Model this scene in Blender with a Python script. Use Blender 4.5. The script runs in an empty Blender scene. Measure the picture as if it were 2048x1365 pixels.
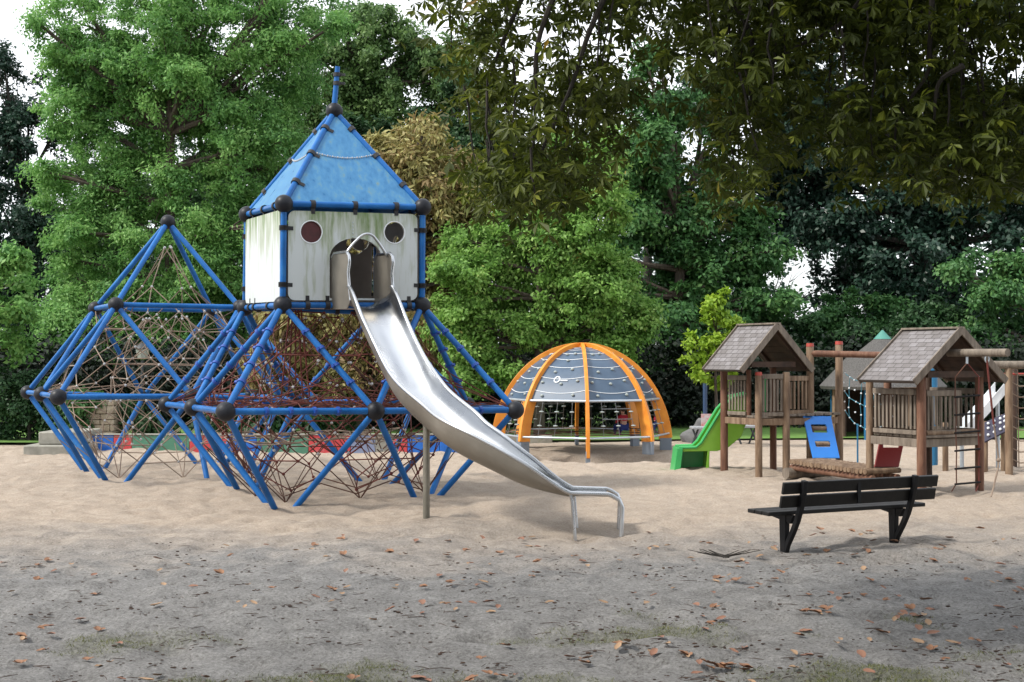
import bpy, bmesh, math, random
import numpy as np
from mathutils import Vector, Matrix
R = random.Random(7)
NR = np.random.default_rng(11)
S = bpy.context.scene
COL = S.collection
PI = math.pi
# ------------------------------------------------------------------ camera model (used only to work out where things stand)
F, EYE, HZ = 2600.0, 2.13, 715.0
def at(px, py, Y):                       # point seen at photo pixel (px,py) at distance Y
    return Vector(((px - 1024) / F * Y, Y, EYE + (HZ - py) / F * Y))
def gr(px, py):                          # point on the ground seen at that pixel
    Y = F * EYE / (py - HZ)
    return Vector(((px - 1024) / F * Y, Y, 0))
def gx(px, Y): return (px - 1024) / F * Y
# ------------------------------------------------------------------ value noise for the terrain
_T = NR.random((256, 256))
def vnoise(x, y):
    x = np.asarray(x, float); y = np.asarray(y, float)
    xi = np.floor(x).astype(int); yi = np.floor(y).astype(int)
    fx = x - xi; fy = y - yi
    fx = fx * fx * (3 - 2 * fx); fy = fy * fy * (3 - 2 * fy)
    a = _T[xi % 256, yi % 256]; b = _T[(xi + 1) % 256, yi % 256]
    c = _T[xi % 256, (yi + 1) % 256]; d = _T[(xi + 1) % 256, (yi + 1) % 256]
    return (a * (1 - fx) + b * fx) * (1 - fy) + (c * (1 - fx) + d * fx) * fy
def gh(x, y):
    x = np.asarray(x, float); y = np.asarray(y, float)
    near = np.clip((34 - y) / 4, 0, 1)
    h = (vnoise(x * .45, y * .45) - .5) * .10 + (vnoise(x * 1.7 + 9, y * 1.7) - .5) * .045
    h = h + (vnoise(x * 4.3, y * 4.3 + 31) - .5) * .045 + (vnoise(x * 8.5 + 50, y * 8.5) - .5) * .03
    if h.ndim:                                       # trodden dimples
        for cs_, am, wd in ((.42, .045, .11), (.23, .022, .065)):
            ci, cj = np.floor(x / cs_).astype(int), np.floor(y / cs_).astype(int)
            for di in (-1, 0, 1):
                for dj in (-1, 0, 1):
                    a_, b_ = ci + di, cj + dj; jx, jy = _T[a_ % 256, b_ % 256], _T[(a_ + 77) % 256, (b_ + 31) % 256]
                    d2 = ((x - (a_ + jx) * cs_) / (wd * (.7 + jy))) ** 2 + ((y - (b_ + jy) * cs_) / (wd * (.7 + jx))) ** 2
                    h = h - am * (_T[(a_ + 13) % 256, (b_ + 90) % 256] > .3) * np.exp(-d2)
    h = h * near
    def pit(cx, cy, rx, ry, d): return -d * np.exp(-((x - cx) / rx) ** 2 - ((y - cy) / ry) ** 2)
    sm = lambda t: np.clip(t, 0, 1) ** 2 * (3 - 2 * np.clip(t, 0, 1))
    h = h - .3 * sm((y - 26.6) / 1.6) * (1 - sm((y - 28.75 - .25 * vnoise(x * 1.3, x * 0 + 3)) / .3)) * sm((x - .1) / .5) * (1 - sm((x - 3.3) / .6))   # worn hollow before the dome
    h = h + pit(1.0, 16.45, .7, .4, .09) + pit(-2.8, 18.9, 2.2, .7, .06)
    h = h + pit(3.95, 14.1, .5, .22, -.05) + pit(4.45, 14.0, .35, .18, -.06) + pit(3.6, 13.75, .8, .2, .06)
    h = h + pit(6.7, 20.2, 1.2, .5, .05) + pit(4.6, 23.6, 1.0, .5, .05)
    return h - .02
def g1(x, y): return float(gh(x, y))
def moss(x, y):
    m = .60 - vnoise(x * .9 + 60, y * 1.5 + 5) * .62 - vnoise(x * 3.1 + 9, y * 4.2) * .34 - (y - 8.4) * .17 + .15 * np.clip((x - 1.0) / 1.4, 0, 1) + .05 * np.clip((-x - 1.6) / 1.2, 0, 1)
    return np.clip(m * 3.0, 0, .85)
# ------------------------------------------------------------------ materials
def lin(c):
    if isinstance(c, str):
        c = [int(c[i:i + 2], 16) / 255 for i in (0, 2, 4)]
        c = [v / 12.92 if v < .04045 else ((v + .055) / 1.055) ** 2.4 for v in c]
    return (c[0], c[1], c[2], 1)
def newmat(name):
    m = bpy.data.materials.new(name); m.use_nodes = True
    nt = m.node_tree
    return m, nt, nt.nodes, nt.links, nt.nodes['Principled BSDF']
def ramp(N, stops):
    r = N.new('ShaderNodeValToRGB'); e = r.color_ramp.elements
    e[0].position, e[0].color = stops[0][0], lin(stops[0][1])
    e[1].position, e[1].color = stops[-1][0], lin(stops[-1][1])
    for p, c in stops[1:-1]:
        k = e.new(p); k.color = lin(c)
    return r
def noise_of(N, L, scale, detail=6, stretch=(1, 1, 1), rough=.6, coord='Object'):
    tc = N.new('ShaderNodeTexCoord'); mp = N.new('ShaderNodeMapping'); mp.inputs['Scale'].default_value = stretch
    n = N.new('ShaderNodeTexNoise'); n.inputs['Scale'].default_value = scale; n.inputs['Detail'].default_value = detail
    n.inputs['Roughness'].default_value = rough
    L.new(tc.outputs[coord], mp.inputs[0]); L.new(mp.outputs[0], n.inputs['Vector'])
    return n
def mat(name, stops, rough=.6, metal=0, scale=6, stretch=(1, 1, 1), bump=0, bscale=None, rvar=0, spec=.5, detail=6, glow_through=0):
    m, nt, N, L, P = newmat(name)
    if isinstance(stops, (str, tuple)): stops = [(.3, stops), (.7, stops)]
    n = noise_of(N, L, scale, detail, stretch); r = ramp(N, stops)
    L.new(n.outputs['Fac'], r.inputs[0]); L.new(r.outputs[0], P.inputs['Base Color'])
    if glow_through:                                 # thin plastic lets daylight through
        t = N.new('ShaderNodeBsdfTranslucent'); L.new(r.outputs[0], t.inputs['Color']); mx_ = N.new('ShaderNodeMixShader'); mx_.inputs[0].default_value = glow_through
        L.new(P.outputs[0], mx_.inputs[1]); L.new(t.outputs[0], mx_.inputs[2]); L.new(mx_.outputs[0], N['Material Output'].inputs['Surface'])
    P.inputs['Roughness'].default_value = rough; P.inputs['Metallic'].default_value = metal
    P.inputs['Specular IOR Level'].default_value = spec
    if rvar:
        mr = N.new('ShaderNodeMapRange'); mr.inputs[1].default_value = .3; mr.inputs[2].default_value = .7
        mr.inputs[3].default_value = rough - rvar; mr.inputs[4].default_value = rough + rvar
        L.new(n.outputs['Fac'], mr.inputs[0]); L.new(mr.outputs[0], P.inputs['Roughness'])
    if bump:
        n2 = noise_of(N, L, bscale or scale * 3, 5, stretch)
        b = N.new('ShaderNodeBump'); b.inputs['Strength'].default_value = bump; b.inputs['Distance'].default_value = .02
        L.new(n2.outputs['Fac'], b.inputs['Height']); L.new(b.outputs[0], P.inputs['Normal'])
    return m
def leafmat(name, stops, trans=.3, rough=.55):
    m, nt, N, L, P = newmat(name)
    a = N.new('ShaderNodeAttribute'); a.attribute_name = 'rnd'
    r = ramp(N, stops); L.new(a.outputs['Fac'], r.inputs[0])
    L.new(r.outputs[0], P.inputs['Base Color']); P.inputs['Roughness'].default_value = rough
    P.inputs['Specular IOR Level'].default_value = .35
    t = N.new('ShaderNodeBsdfTranslucent'); L.new(r.outputs[0], t.inputs['Color'])
    mx = N.new('ShaderNodeMixShader'); mx.inputs[0].default_value = trans
    L.new(P.outputs[0], mx.inputs[1]); L.new(t.outputs[0], mx.inputs[2])
    L.new(mx.outputs[0], N['Material Output'].inputs['Surface'])
    return m
M = {}
M['blue'] = mat('blue_tube_paint', [(.3, (.005, .075, .25)), (.6, (.009, .12, .38)), (.7, (.03, .16, .39)), (.8, (.16, .2, .25))], .36, scale=2.5, rvar=.1, bump=.05, spec=.3)
M['ball'] = mat('dark_rubber', [(.35, (.009, .010, .014)), (.7, (.018, .02, .026))], .48, scale=5, rvar=.1, spec=.25)
M['clamp'] = mat('black_plastic', (.012, .012, .014), .5)
M['blueclamp'] = mat('blue_clamp', (.012, .06, .3), .4)
M['steel'] = mat('brushed_steel', [(.3, (.46, .47, .485)), (.7, (.6, .62, .645))], .27, 1, 1.3, rvar=.05, detail=2)
M['steel_out'] = mat('dull_steel', [(.3, (.21, .19, .16)), (.7, (.3, .275, .235))], .46, .7, 2, rvar=.06, detail=3)
M['post_steel'] = mat('weathered_steel', [(.3, (.16, .15, .12)), (.7, (.26, .24, .2))], .5, .6, 4)
M['rope_red'] = mat('red_rope', [(.3, (.05, .014, .010)), (.55, (.12, .022, .016)), (.75, (.10, .05, .035))], .85, scale=3)
M['rope_tan'] = mat('weathered_rope', [(.35, (.13, .08, .055)), (.6, (.27, .21, .16)), (.75, (.2, .07, .04))], .85, scale=1.2)
M['rope_dark'] = mat('dark_rope', [(.35, (.05, .022, .015)), (.7, (.12, .05, .03))], .85, scale=2)
M['knot'] = mat('aluminium_knot', (.5, .5, .5), .4, .6)
M['orange'] = mat('orange_beam', [(.3, (.6, .19, .018)), (.7, (.72, .29, .03))], .42, scale=4, rvar=.1)
M['galv'] = mat('galvanised_steel', [(.3, (.4, .46, .52)), (.7, (.55, .6, .65))], .4, .6, 8)
M['footsteel'] = mat('blue_grey_foot_steel', (.2, .24, .29), .5, .4)
M['grip'] = mat('climbing_grip', (.3, .34, .33), .6)
M['chain'] = mat('dull_chain', (.16, .165, .17), .5, .5)
M['white_paint'] = mat('white_paint', (.75, .78, .8), .5)
M['wood'] = mat('weathered_wood', [(.3, (.085, .05, .03)), (.5, (.175, .112, .068)), (.7, (.27, .195, .13))], .8, scale=4, stretch=(3, 3, .5), bump=.5, bscale=14)
M['wood_red'] = mat('reddish_wood', [(.3, (.065, .027, .015)), (.5, (.135, .058, .032)), (.7, (.2, .11, .068))], .75, scale=4, stretch=(3, 3, .5), bump=.4, bscale=14)
M['wood_grey'] = mat('grey_wood', [(.3, (.095, .075, .058)), (.7, (.235, .195, .155))], .85, scale=4, stretch=(3, 3, .5), bump=.5, bscale=14)
M['wood_dark'] = mat('dark_wood', [(.3, (.022, .012, .008)), (.7, (.065, .034, .02))], .8, scale=5, bump=.3)
M['redcap'] = mat('red_cap', (.36, .05, .035), .5)
M['bench'] = mat('dark_bench_plank', [(.3, (.005, .0048, .005)), (.7, (.012, .011, .010))], .45, scale=5, rvar=.1, bump=.2, spec=.28)
M['bench_iron'] = mat('black_iron', (.006, .006, .007), .5, 0, spec=.25)
M['green_plastic'] = mat('green_plastic', [(.3, (.03, .3, .08)), (.7, (.05, .4, .11))], .35, scale=2)
M['lime_plastic'] = mat('lime_plastic', [(.3, (.13, .3, .02)), (.7, (.18, .36, .035))], .4, scale=2)
M['blue_board'] = mat('blue_board', [(.3, (.012, .16, .55)), (.7, (.02, .2, .64))], .4, scale=2)
M['red_board'] = mat('dark_red_board', (.16, .012, .012), .5)
M['dark_board'] = mat('dark_board', (.02, .018, .045), .5)
M['thatch'] = mat('thatch', [(.3, (.05, .047, .045)), (.7, (.13, .125, .12))], .95, scale=9, stretch=(4, 4, .6), bump=.8)
M['teal'] = mat('teal_cap', (.06, .22, .18), .6)
M['turq'] = mat('turquoise_rope', (.03, .15, .2), .7)
M['turqpost'] = mat('turquoise_post', (.015, .12, .24), .45)
M['skin'] = mat('skin', (.55, .33, .25), .6)
M['redcloth'] = mat('red_jacket', [(.3, (.42, .012, .03)), (.7, (.5, .02, .05))], .8)
M['bluecloth'] = mat('blue_trousers', (.02, .04, .2), .85)
M['hair'] = mat('brown_hair', (.05, .03, .018), .7)
M['bark'] = mat('bark', [(.3, (.035, .027, .02)), (.7, (.11, .085, .065))], .9, scale=5, stretch=(3, 3, .7), bump=.8)
M['bark_dark'] = mat('dark_bark', [(.3, (.012, .01, .008)), (.7, (.035, .028, .022))], .9, scale=5, bump=.5)
M['stone'] = mat('sandstone', [(.3, (.2, .16, .11)), (.5, (.32, .27, .19)), (.7, (.42, .37, .28))], .9, scale=5, bump=.6, bscale=10)
M['concrete'] = mat('old_concrete', [(.3, (.17, .165, .14)), (.6, (.3, .29, .25)), (.72, (.2, .2, .13))], .9, scale=3, bump=.4)
M['rock'] = mat('grey_rock', [(.3, (.08, .08, .085)), (.7, (.2, .2, .2))], .9, scale=3, bump=.6)
M['lamp'] = mat('dark_lamp_metal', (.05, .055, .06), .5, .3)
M['glass'] = mat('milky_glass', (.35, .36, .33), .3)
M['bluepole'] = mat('blue_pole', (.03, .06, .13), .45)
M['tabletop'] = mat('grey_tabletop', (.33, .34, .36), .6)
M['pinkboard'] = mat('faded_board', [(.4, (.55, .5, .5)), (.6, (.6, .2, .2))], .7, scale=9)
for k, c in (('pblue', (.012, .11, .42)), ('pred', (.42, .045, .05)), ('pgreen', (.06, .17, .11)), ('pgrey', (.17, .2, .3))):
    M[k] = mat('painted_wall_' + k[1:], [(.3, c), (.62, tuple(v * 1.25 for v in c)), (.8, (.3, .29, .27))], .75, scale=3, bump=.3)
def panel_mat():
    m, nt, N, L, P = newmat('stained_white_panel')
    a = noise_of(N, L, 5, 6, (1.6, 1.6, .22)); r = ramp(N, [(.43, 'bec4c4'), (.56, 'a3aa9b'), (.7, '6b7f52')])
    tc = N.new('ShaderNodeTexCoord'); sx = N.new('ShaderNodeSeparateXYZ'); L.new(tc.outputs['Object'], sx.inputs[0])
    mr = N.new('ShaderNodeMapRange'); mr.inputs[1].default_value = 3.4; mr.inputs[2].default_value = 4.45   # algae hang from the top edge
    mr.inputs[3].default_value = -.16; mr.inputs[4].default_value = .14
    ad = N.new('ShaderNodeMath'); ad.operation = 'ADD'
    L.new(sx.outputs[2], mr.inputs[0]); L.new(mr.outputs[0], ad.inputs[0]); L.new(a.outputs['Fac'], ad.inputs[1])
    L.new(ad.outputs[0], r.inputs[0]); L.new(r.outputs[0], P.inputs['Base Color']); P.inputs['Roughness'].default_value = .45
    return m
M['panel'] = panel_mat()
M['panel_in'] = mat('brown_inner_panel', [(.3, (.42, .36, .3)), (.7, (.56, .49, .42))], .6, scale=4)
M['lens_red'] = mat('red_lens', [(.3, (.045, .012, .013)), (.7, (.10, .018, .022))], .4)
M['roofblue'] = mat('blue_roof_panel', [(.36, (.05, .2, .41)), (.52, (.07, .25, .48)), (.62, (.10, .28, .45)), (.74, (.17, .28, .3))], .34, scale=3.2, stretch=(3, 3, .3), rvar=.08, glow_through=.2, detail=4)
M['domeblue'] = mat('slate_blue_panel', [(.3, (.04, .07, .115)), (.7, (.065, .105, .16))], .38, scale=3, rvar=.08)
def shingle_mat():
    m, nt, N, L, P = newmat('wooden_shingles')
    tc = N.new('ShaderNodeTexCoord'); br = N.new('ShaderNodeTexBrick')
    br.inputs['Scale'].default_value = 1; br.inputs['Brick Width'].default_value = .17; br.inputs['Row Height'].default_value = .105
    br.inputs['Mortar Size'].default_value = .006; br.inputs['Bias'].default_value = 0
    br.inputs['Color1'].default_value = lin((.135, .12, .115)); br.inputs['Color2'].default_value = lin((.21, .195, .195)); br.inputs['Mortar'].default_value = lin((.06, .05, .045))
    L.new(tc.outputs['UV'], br.inputs['Vector'])
    n = noise_of(N, L, 5, 6); mx = N.new('ShaderNodeMix'); mx.data_type = 'RGBA'; mx.blend_type = 'MULTIPLY'; mx.inputs['Factor'].default_value = .7
    r = ramp(N, [(.3, (.6, .58, .56)), (.7, (1.1, 1.12, 1.18))]); L.new(n.outputs['Fac'], r.inputs[0])
    L.new(br.outputs['Color'], mx.inputs['A']); L.new(r.outputs[0], mx.inputs['B']); L.new(mx.outputs['Result'], P.inputs['Base Color'])
    P.inputs['Roughness'].default_value = .62
    b = N.new('ShaderNodeBump'); b.inputs['Strength'].default_value = .9; b.inputs['Distance'].default_value = .02
    L.new(br.outputs['Fac'], b.inputs['Height']); b.invert = True; L.new(b.outputs[0], P.inputs['Normal'])
    return m
M['shingle'] = shingle_mat()
def ground_mat():
    m, nt, N, L, P = newmat('sand_and_dirt')
    tc = N.new('ShaderNodeTexCoord'); sx = N.new('ShaderNodeSeparateXYZ'); L.new(tc.outputs['Object'], sx.inputs[0])
    def nz(scale, det=6, rough=.6, st=(1, 1, 1)): return noise_of(N, L, scale, det, st, rough)
    def math_(op, a, b):
        q = N.new('ShaderNodeMath'); q.operation = op
        for i, v in enumerate((a, b)):
            if hasattr(v, 'links'): L.new(v, q.inputs[i])
            else: q.inputs[i].default_value = v
        return q.outputs[0]
    def mixc(f, a, b):
        q = N.new('ShaderNodeMix'); q.data_type = 'RGBA'
        L.new(f, q.inputs['Factor']); L.new(a, q.inputs['A']); L.new(b, q.inputs['B']); return q.outputs['Result']
    fine = nz(34, 9, .8); mid = nz(3.2, 6); big = nz(.5, 4)
    sand = ramp(N, [(.34, (.30, .235, .18)), (.5, (.425, .35, .28)), (.64, (.51, .435, .36))])
    dirt = ramp(N, [(.35, (.11, .104, .097)), (.5, (.25, .243, .235)), (.63, (.38, .37, .357))])
    f1 = math_('ADD', math_('MULTIPLY', fine.outputs['Fac'], .8), math_('MULTIPLY', mid.outputs['Fac'], .3)); f1 = math_('SUBTRACT', f1, .05)
    L.new(f1, sand.inputs[0]); L.new(f1, dirt.inputs[0])
    mr = N.new('ShaderNodeMapRange'); mr.inputs[1].default_value = 13.2; mr.inputs[2].default_value = 17.4
    yy = math_('ADD', sx.outputs[1], math_('MULTIPLY', math_('SUBTRACT', big.outputs['Fac'], .5), 5.0))
    yy = math_('ADD', yy, math_('MULTIPLY', math_('SUBTRACT', mid.outputs['Fac'], .5), 3.0))
    L.new(yy, mr.inputs[0])
    c = mixc(mr.outputs[0], dirt.outputs[0], sand.outputs[0])
    # moss and short turf stains close to the path
    gr_ = ramp(N, [(.35, (.06, .07, .02)), (.65, (.15, .16, .06))]); L.new(fine.outputs['Fac'], gr_.inputs[0])
    at_ = N.new('ShaderNodeAttribute'); at_.attribute_name = 'moss'
    mf = math_('MULTIPLY', at_.outputs['Fac'], math_('MULTIPLY', fine.outputs['Fac'], .95))
    c = mixc(mf, c, gr_.outputs[0])
    sp_n = nz(30, 3, .55); sp_m = N.new('ShaderNodeMapRange'); sp_m.inputs[1].default_value = .6; sp_m.inputs[2].default_value = .68; L.new(sp_n.outputs['Fac'], sp_m.inputs[0])
    inv = math_('SUBTRACT', 1.25, mr.outputs[0]); spk = math_('MULTIPLY', math_('MULTIPLY', sp_m.outputs[0], inv), .5)      # dark specks, strongest in the dirt
    dk = N.new('ShaderNodeRGB'); dk.outputs[0].default_value = lin((.07, .06, .05)); c = mixc(spk, c, dk.outputs[0])
    L.new(c, P.inputs['Base Color']); P.inputs['Roughness'].default_value = .95; P.inputs['Specular IOR Level'].default_value = .15
    b = N.new('ShaderNodeBump'); b.inputs['Strength'].default_value = 1.0; b.inputs['Distance'].default_value = .06
    n3 = nz(11, 10, .8); L.new(n3.outputs['Fac'], b.inputs['Height'])
    L.new(b.outputs[0], P.inputs['Normal'])
    return m
M['ground'] = ground_mat()
M['lawn'] = mat('lawn', [(.3, (.07, .15, .025)), (.7, (.13, .25, .045))], .9, scale=8, bump=.6)
# ------------------------------------------------------------------ object helpers
def link(o): COL.objects.link(o); return o
def thing(name, label, cat, loc=(0, 0, 0), group=None):
    o = bpy.data.objects.new(name, None); link(o); o.location = loc; o.empty_display_size = .2
    o['label'] = label; o['category'] = cat
    if group: o['group'] = group
    return o
def tag(o, label=None, cat=None, group=None, kind=None):
    if label: o['label'] = label
    if cat: o['category'] = cat
    if group: o['group'] = group
    if kind: o['kind'] = kind
    return o
def rootloc(o):
    while o.parent: o = o.parent
    return Vector(o.location)
class MB:
    def __init__(s): s.v = []; s.f = []; s.uv = {}
    def add(s, vs, fs):
        b = len(s.v); s.v += [tuple(v) for v in vs]; s.f += [tuple(b + i for i in f) for f in fs]; return s
    def obox(s, c, ax, h):
        c = Vector(c); ax = [Vector(a).normalized() for a in ax]; vs = []
        for i in (-1, 1):
            for j in (-1, 1):
                for k in (-1, 1): vs.append(c + ax[0] * i * h[0] + ax[1] * j * h[1] + ax[2] * k * h[2])
        return s.add(vs, [(0, 1, 3, 2), (4, 6, 7, 5), (0, 4, 5, 1), (2, 3, 7, 6), (0, 2, 6, 4), (1, 5, 7, 3)])
    def bar(s, p, q, w, t, up=(0, 0, 1)):          # rectangular bar from p to q
        p = Vector(p); q = Vector(q); d = (q - p).normalized(); b = d.cross(Vector(up))
        if b.length < 1e-4: b = d.cross(Vector((1, 0, 0)))
        b.normalize(); n = b.cross(d)
        return s.obox((p + q) / 2, (d, b, n), ((q - p).length / 2, w / 2, t / 2))
    def path(s, pts, r, n=8, cap=True, closed=False):
        pts = [Vector(p) for p in pts]; m = len(pts)
        rr = r if isinstance(r, (list, tuple)) else [r] * m
        prev = None; vs = []
        for i, p in enumerate(pts):
            if closed: d = pts[(i + 1) % m] - pts[i - 1]
            else: d = pts[min(i + 1, m - 1)] - pts[max(i - 1, 0)]
            if d.length < 1e-9: d = Vector((0, 0, 1))
            d.normalize()
            if prev is None:
                a = d.cross(Vector((0, 0, 1)))
                if a.length < 1e-3: a = d.cross(Vector((1, 0, 0)))
            else: a = prev - d * prev.dot(d)
            a.normalize(); prev = a; b = d.cross(a)
            for k in range(n):
                t = 2 * PI * k / n; vs.append(p + (a * math.cos(t) + b * math.sin(t)) * rr[i])
        fs = []
        for i in range(m if closed else m - 1):
            j = (i + 1) % m
            for k in range(n): fs.append((i * n + k, i * n + (k + 1) % n, j * n + (k + 1) % n, j * n + k))
        if cap and not closed:
            fs.append(tuple(range(n - 1, -1, -1))); fs.append(tuple((m - 1) * n + k for k in range(n)))
        return s.add(vs, fs)
    def tube(s, p, q, r, n=8, r2=None): return s.path([p, q], [r, r if r2 is None else r2], n)
    def ball(s, c, r, u=16, v=10, sq=(1, 1, 1)):
        c = Vector(c); vs = [c + Vector((0, 0, r * sq[2]))]
        for j in range(1, v):
            t = PI * j / v
            for i in range(u):
                a = 2 * PI * i / u; vs.append(c + Vector((math.sin(t) * math.cos(a) * r * sq[0], math.sin(t) * math.sin(a) * r * sq[1], math.cos(t) * r * sq[2])))
        vs.append(c - Vector((0, 0, r * sq[2]))); fs = []
        for i in range(u): fs.append((0, 1 + i, 1 + (i + 1) % u))
        for j in range(v - 2):
            for i in range(u): fs.append((1 + j * u + i, 1 + (j + 1) * u + i, 1 + (j + 1) * u + (i + 1) % u, 1 + j * u + (i + 1) % u))
        e = len(vs) - 1; b = 1 + (v - 2) * u
        for i in range(u): fs.append((b + i, e, b + (i + 1) % u))
        return s.add(vs, fs)
    def prism(s, poly, ext):                         # planar 3D polygon extruded by a vector
        n = len(poly); e = Vector(ext); vs = [Vector(p) for p in poly] + [Vector(p) + e for p in poly]
        return s.add(vs, [tuple(range(n - 1, -1, -1)), tuple(range(n, 2 * n))] + [(i, (i + 1) % n, n + (i + 1) % n, n + i) for i in range(n)])
    def lathe(s, c, prof, n=24):
        c = Vector(c); vs = []; m = len(prof)
        for r, z in prof:
            for k in range(n): t = 2 * PI * k / n; vs.append(c + Vector((r * math.cos(t), r * math.sin(t), z)))
        fs = [(i * n + k, i * n + (k + 1) % n, (i + 1) * n + (k + 1) % n, (i + 1) * n + k) for i in range(m - 1) for k in range(n)]
        fs += [tuple(range(n - 1, -1, -1)), tuple((m - 1) * n + k for k in range(n))]
        return s.add(vs, fs)
    def build(s, name, m, parent=None, smooth=True, bevel=0, loc=None, angle=42, m2=None, f2=0):
        me = bpy.data.meshes.new(name)
        off = rootloc(parent) if parent else Vector(loc or (0, 0, 0))
        me.from_pydata([(a - off.x, b - off.y, c - off.z) for a, b, c in s.v], [], s.f); me.materials.append(m); me.update()
        if m2:                                       # faces from index f2 on wear the second material
            me.materials.append(m2); ix = [0] * len(s.f); ix[f2:] = [1] * (len(s.f) - f2); me.polygons.foreach_set('material_index', ix)
        if smooth:
            me.polygons.foreach_set('use_smooth', [True] * len(me.polygons)); me.set_sharp_from_angle(angle=math.radians(angle))
        o = bpy.data.objects.new(name, me); link(o)
        if parent: o.parent = parent
        else: o.location = off
        if bevel:
            b = o.modifiers.new('bevel', 'BEVEL'); b.width = bevel; b.segments = 2; b.limit_method = 'ANGLE'
        return o
def holed(outer, holes, O, ux, uz, th):              # flat panel with holes
    bm = bmesh.new(); es = []; O = Vector(O); ux = Vector(ux).normalized(); uz = Vector(uz).normalized(); n = ux.cross(uz)
    for loop in [outer] + holes:
        vs = [bm.verts.new(O + ux * a + uz * b) for a, b in loop]
        es += [bm.edges.new((vs[i], vs[(i + 1) % len(vs)])) for i in range(len(vs))]
    bmesh.ops.triangle_fill(bm, use_beauty=True, edges=es)
    g = bmesh.ops.extrude_face_region(bm, geom=list(bm.faces))
    bmesh.ops.translate(bm, vec=n * th, verts=[e for e in g['geom'] if isinstance(e, bmesh.types.BMVert)])
    bmesh.ops.recalc_face_normals(bm, faces=list(bm.faces))
    mb = MB(); bm.verts.index_update()
    mb.add([v.co.copy() for v in bm.verts], [[v.index for v in f.verts] for f in bm.faces]); bm.free(); return mb
def circ(cx, cy, r, n=28, ry=None): return [(cx + r * math.cos(2 * PI * i / n), cy + (ry or r) * math.sin(2 * PI * i / n)) for i in range(n)]
def rrect(x0, x1, y0, y1, r, n=5):
    o = []
    for cx, cy, a in ((x1 - r, y1 - r, 0), (x0 + r, y1 - r, 90), (x0 + r, y0 + r, 180), (x1 - r, y0 + r, 270)):
        for i in range(n + 1): t = math.radians(a + 90 * i / n); o.append((cx + r * math.cos(t), cy + r * math.sin(t)))
    return o
def np_mesh(name, V, rnd, m, parent=None, loc=(0, 0, 0)):   # V (N,4,3) quads
    N = len(V); off = np.array(rootloc(parent) if parent else loc)
    me = bpy.data.meshes.new(name); me.vertices.add(N * 4); me.loops.add(N * 4); me.polygons.add(N)
    me.vertices.foreach_set('co', (V.reshape(-1, 3) - off).astype(np.float32).ravel())
    me.loops.foreach_set('vertex_index', np.arange(N * 4, dtype=np.int32))
    me.polygons.foreach_set('loop_start', np.arange(0, N * 4, 4, dtype=np.int32))
    me.update(calc_edges=True)
    a = me.attributes.new('rnd', 'FLOAT', 'FACE'); a.data.foreach_set('value', rnd.astype(np.float32))
    me.materials.append(m); o = bpy.data.objects.new(name, me); link(o)
    if parent: o.parent = parent
    else: o.location = loc
    return o
def unit(a): return a / (np.linalg.norm(a, axis=-1, keepdims=True) + 1e-9)
def leaves(C, rad, per, L, W, up=.9, out=.5, rnd=.7, centre=None, flat=.6, droop=.3, spray=0):
    """leaf-sized rhombs gathered round clump centres C"""
    n = len(C); idx = np.repeat(np.arange(n), per); c = C[idx]; k = len(idx)
    d = NR.normal(size=(k, 3)) * np.array([1, 1, flat]) * (.5 if spray == 0 else .27) * rad[idx][:, None]
    if spray:                                        # leaves follow short boughs that reach outwards and droop
        ax = unit((unit(C - centre) if centre is not None else 0) * .8 + NR.normal(size=(n, 3)) * .75 + np.array([0, 0, -.12]))[idx]
        s_ = NR.uniform(-.9, 1.0, (k, 1)); d = d * (1.15 - .5 * s_) + ax * s_ * spray * rad[idx][:, None]; d[:, 2] -= (s_[:, 0] ** 2) * .22 * rad[idx]
    p = c + d
    o = unit(p - centre[idx]) if centre is not None else unit(d)
    nn = unit(np.array([0, 0, 1.]) * up + o * out + NR.normal(size=(k, 3)) * rnd)
    t = NR.normal(size=(k, 3)) + o * .6; t[:, 2] -= droop
    t = unit(t - nn * (t * nn).sum(1, keepdims=True)); b = np.cross(nn, t)
    l = (L * NR.uniform(.65, 1.3, k))[:, None]; w = l * W / L
    V = np.stack([p, p + t * l * .45 + b * w * .5, p + t * l - nn * l * .12, p + t * l * .45 - b * w * .5], 1)
    cr = NR.random(n)
    return V, np.clip(cr[idx] * .5 + NR.random(k) ** 1.3 * .5, 0, 1)
# ------------------------------------------------------------------ world, sun, camera
SUN_EL, SUN_AZ = math.radians(46), math.radians(-108)     # azimuth from +Y, negative = to the left
w = bpy.data.worlds.new('World'); S.world = w; w.use_nodes = True
N, L = w.node_tree.nodes, w.node_tree.links
bg = N['Background']; sky = N.new('ShaderNodeTexSky'); sky.sky_type = 'NISHITA'; sky.sun_disc = False
sky.sun_elevation = SUN_EL; sky.sun_rotation = SUN_AZ; sky.air_density = 1.2; sky.dust_density = 2
tc = N.new('ShaderNodeTexCoord'); nz = N.new('ShaderNodeTexNoise'); nz.inputs['Scale'].default_value = 2.2; nz.inputs['Detail'].default_value = 7
mp = N.new('ShaderNodeMapping'); mp.inputs['Scale'].default_value = (1, 1, 2.2); L.new(tc.outputs['Generated'], mp.inputs[0]); L.new(mp.outputs[0], nz.inputs['Vector'])
cr = N.new('ShaderNodeMapRange'); cr.inputs[1].default_value = .34; cr.inputs[2].default_value = .52; cr.inputs[3].default_value = .35; L.new(nz.outputs['Fac'], cr.inputs[0])
mx = N.new('ShaderNodeMix'); mx.data_type = 'RGBA'; L.new(cr.outputs[0], mx.inputs['Factor']); L.new(sky.outputs[0], mx.inputs['A'])
mx.inputs['B'].default_value = (9.2, 9.5, 10.0, 1)       # bright thin cloud
L.new(mx.outputs['Result'], bg.inputs['Color']); bg.inputs['Strength'].default_value = .1
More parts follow.
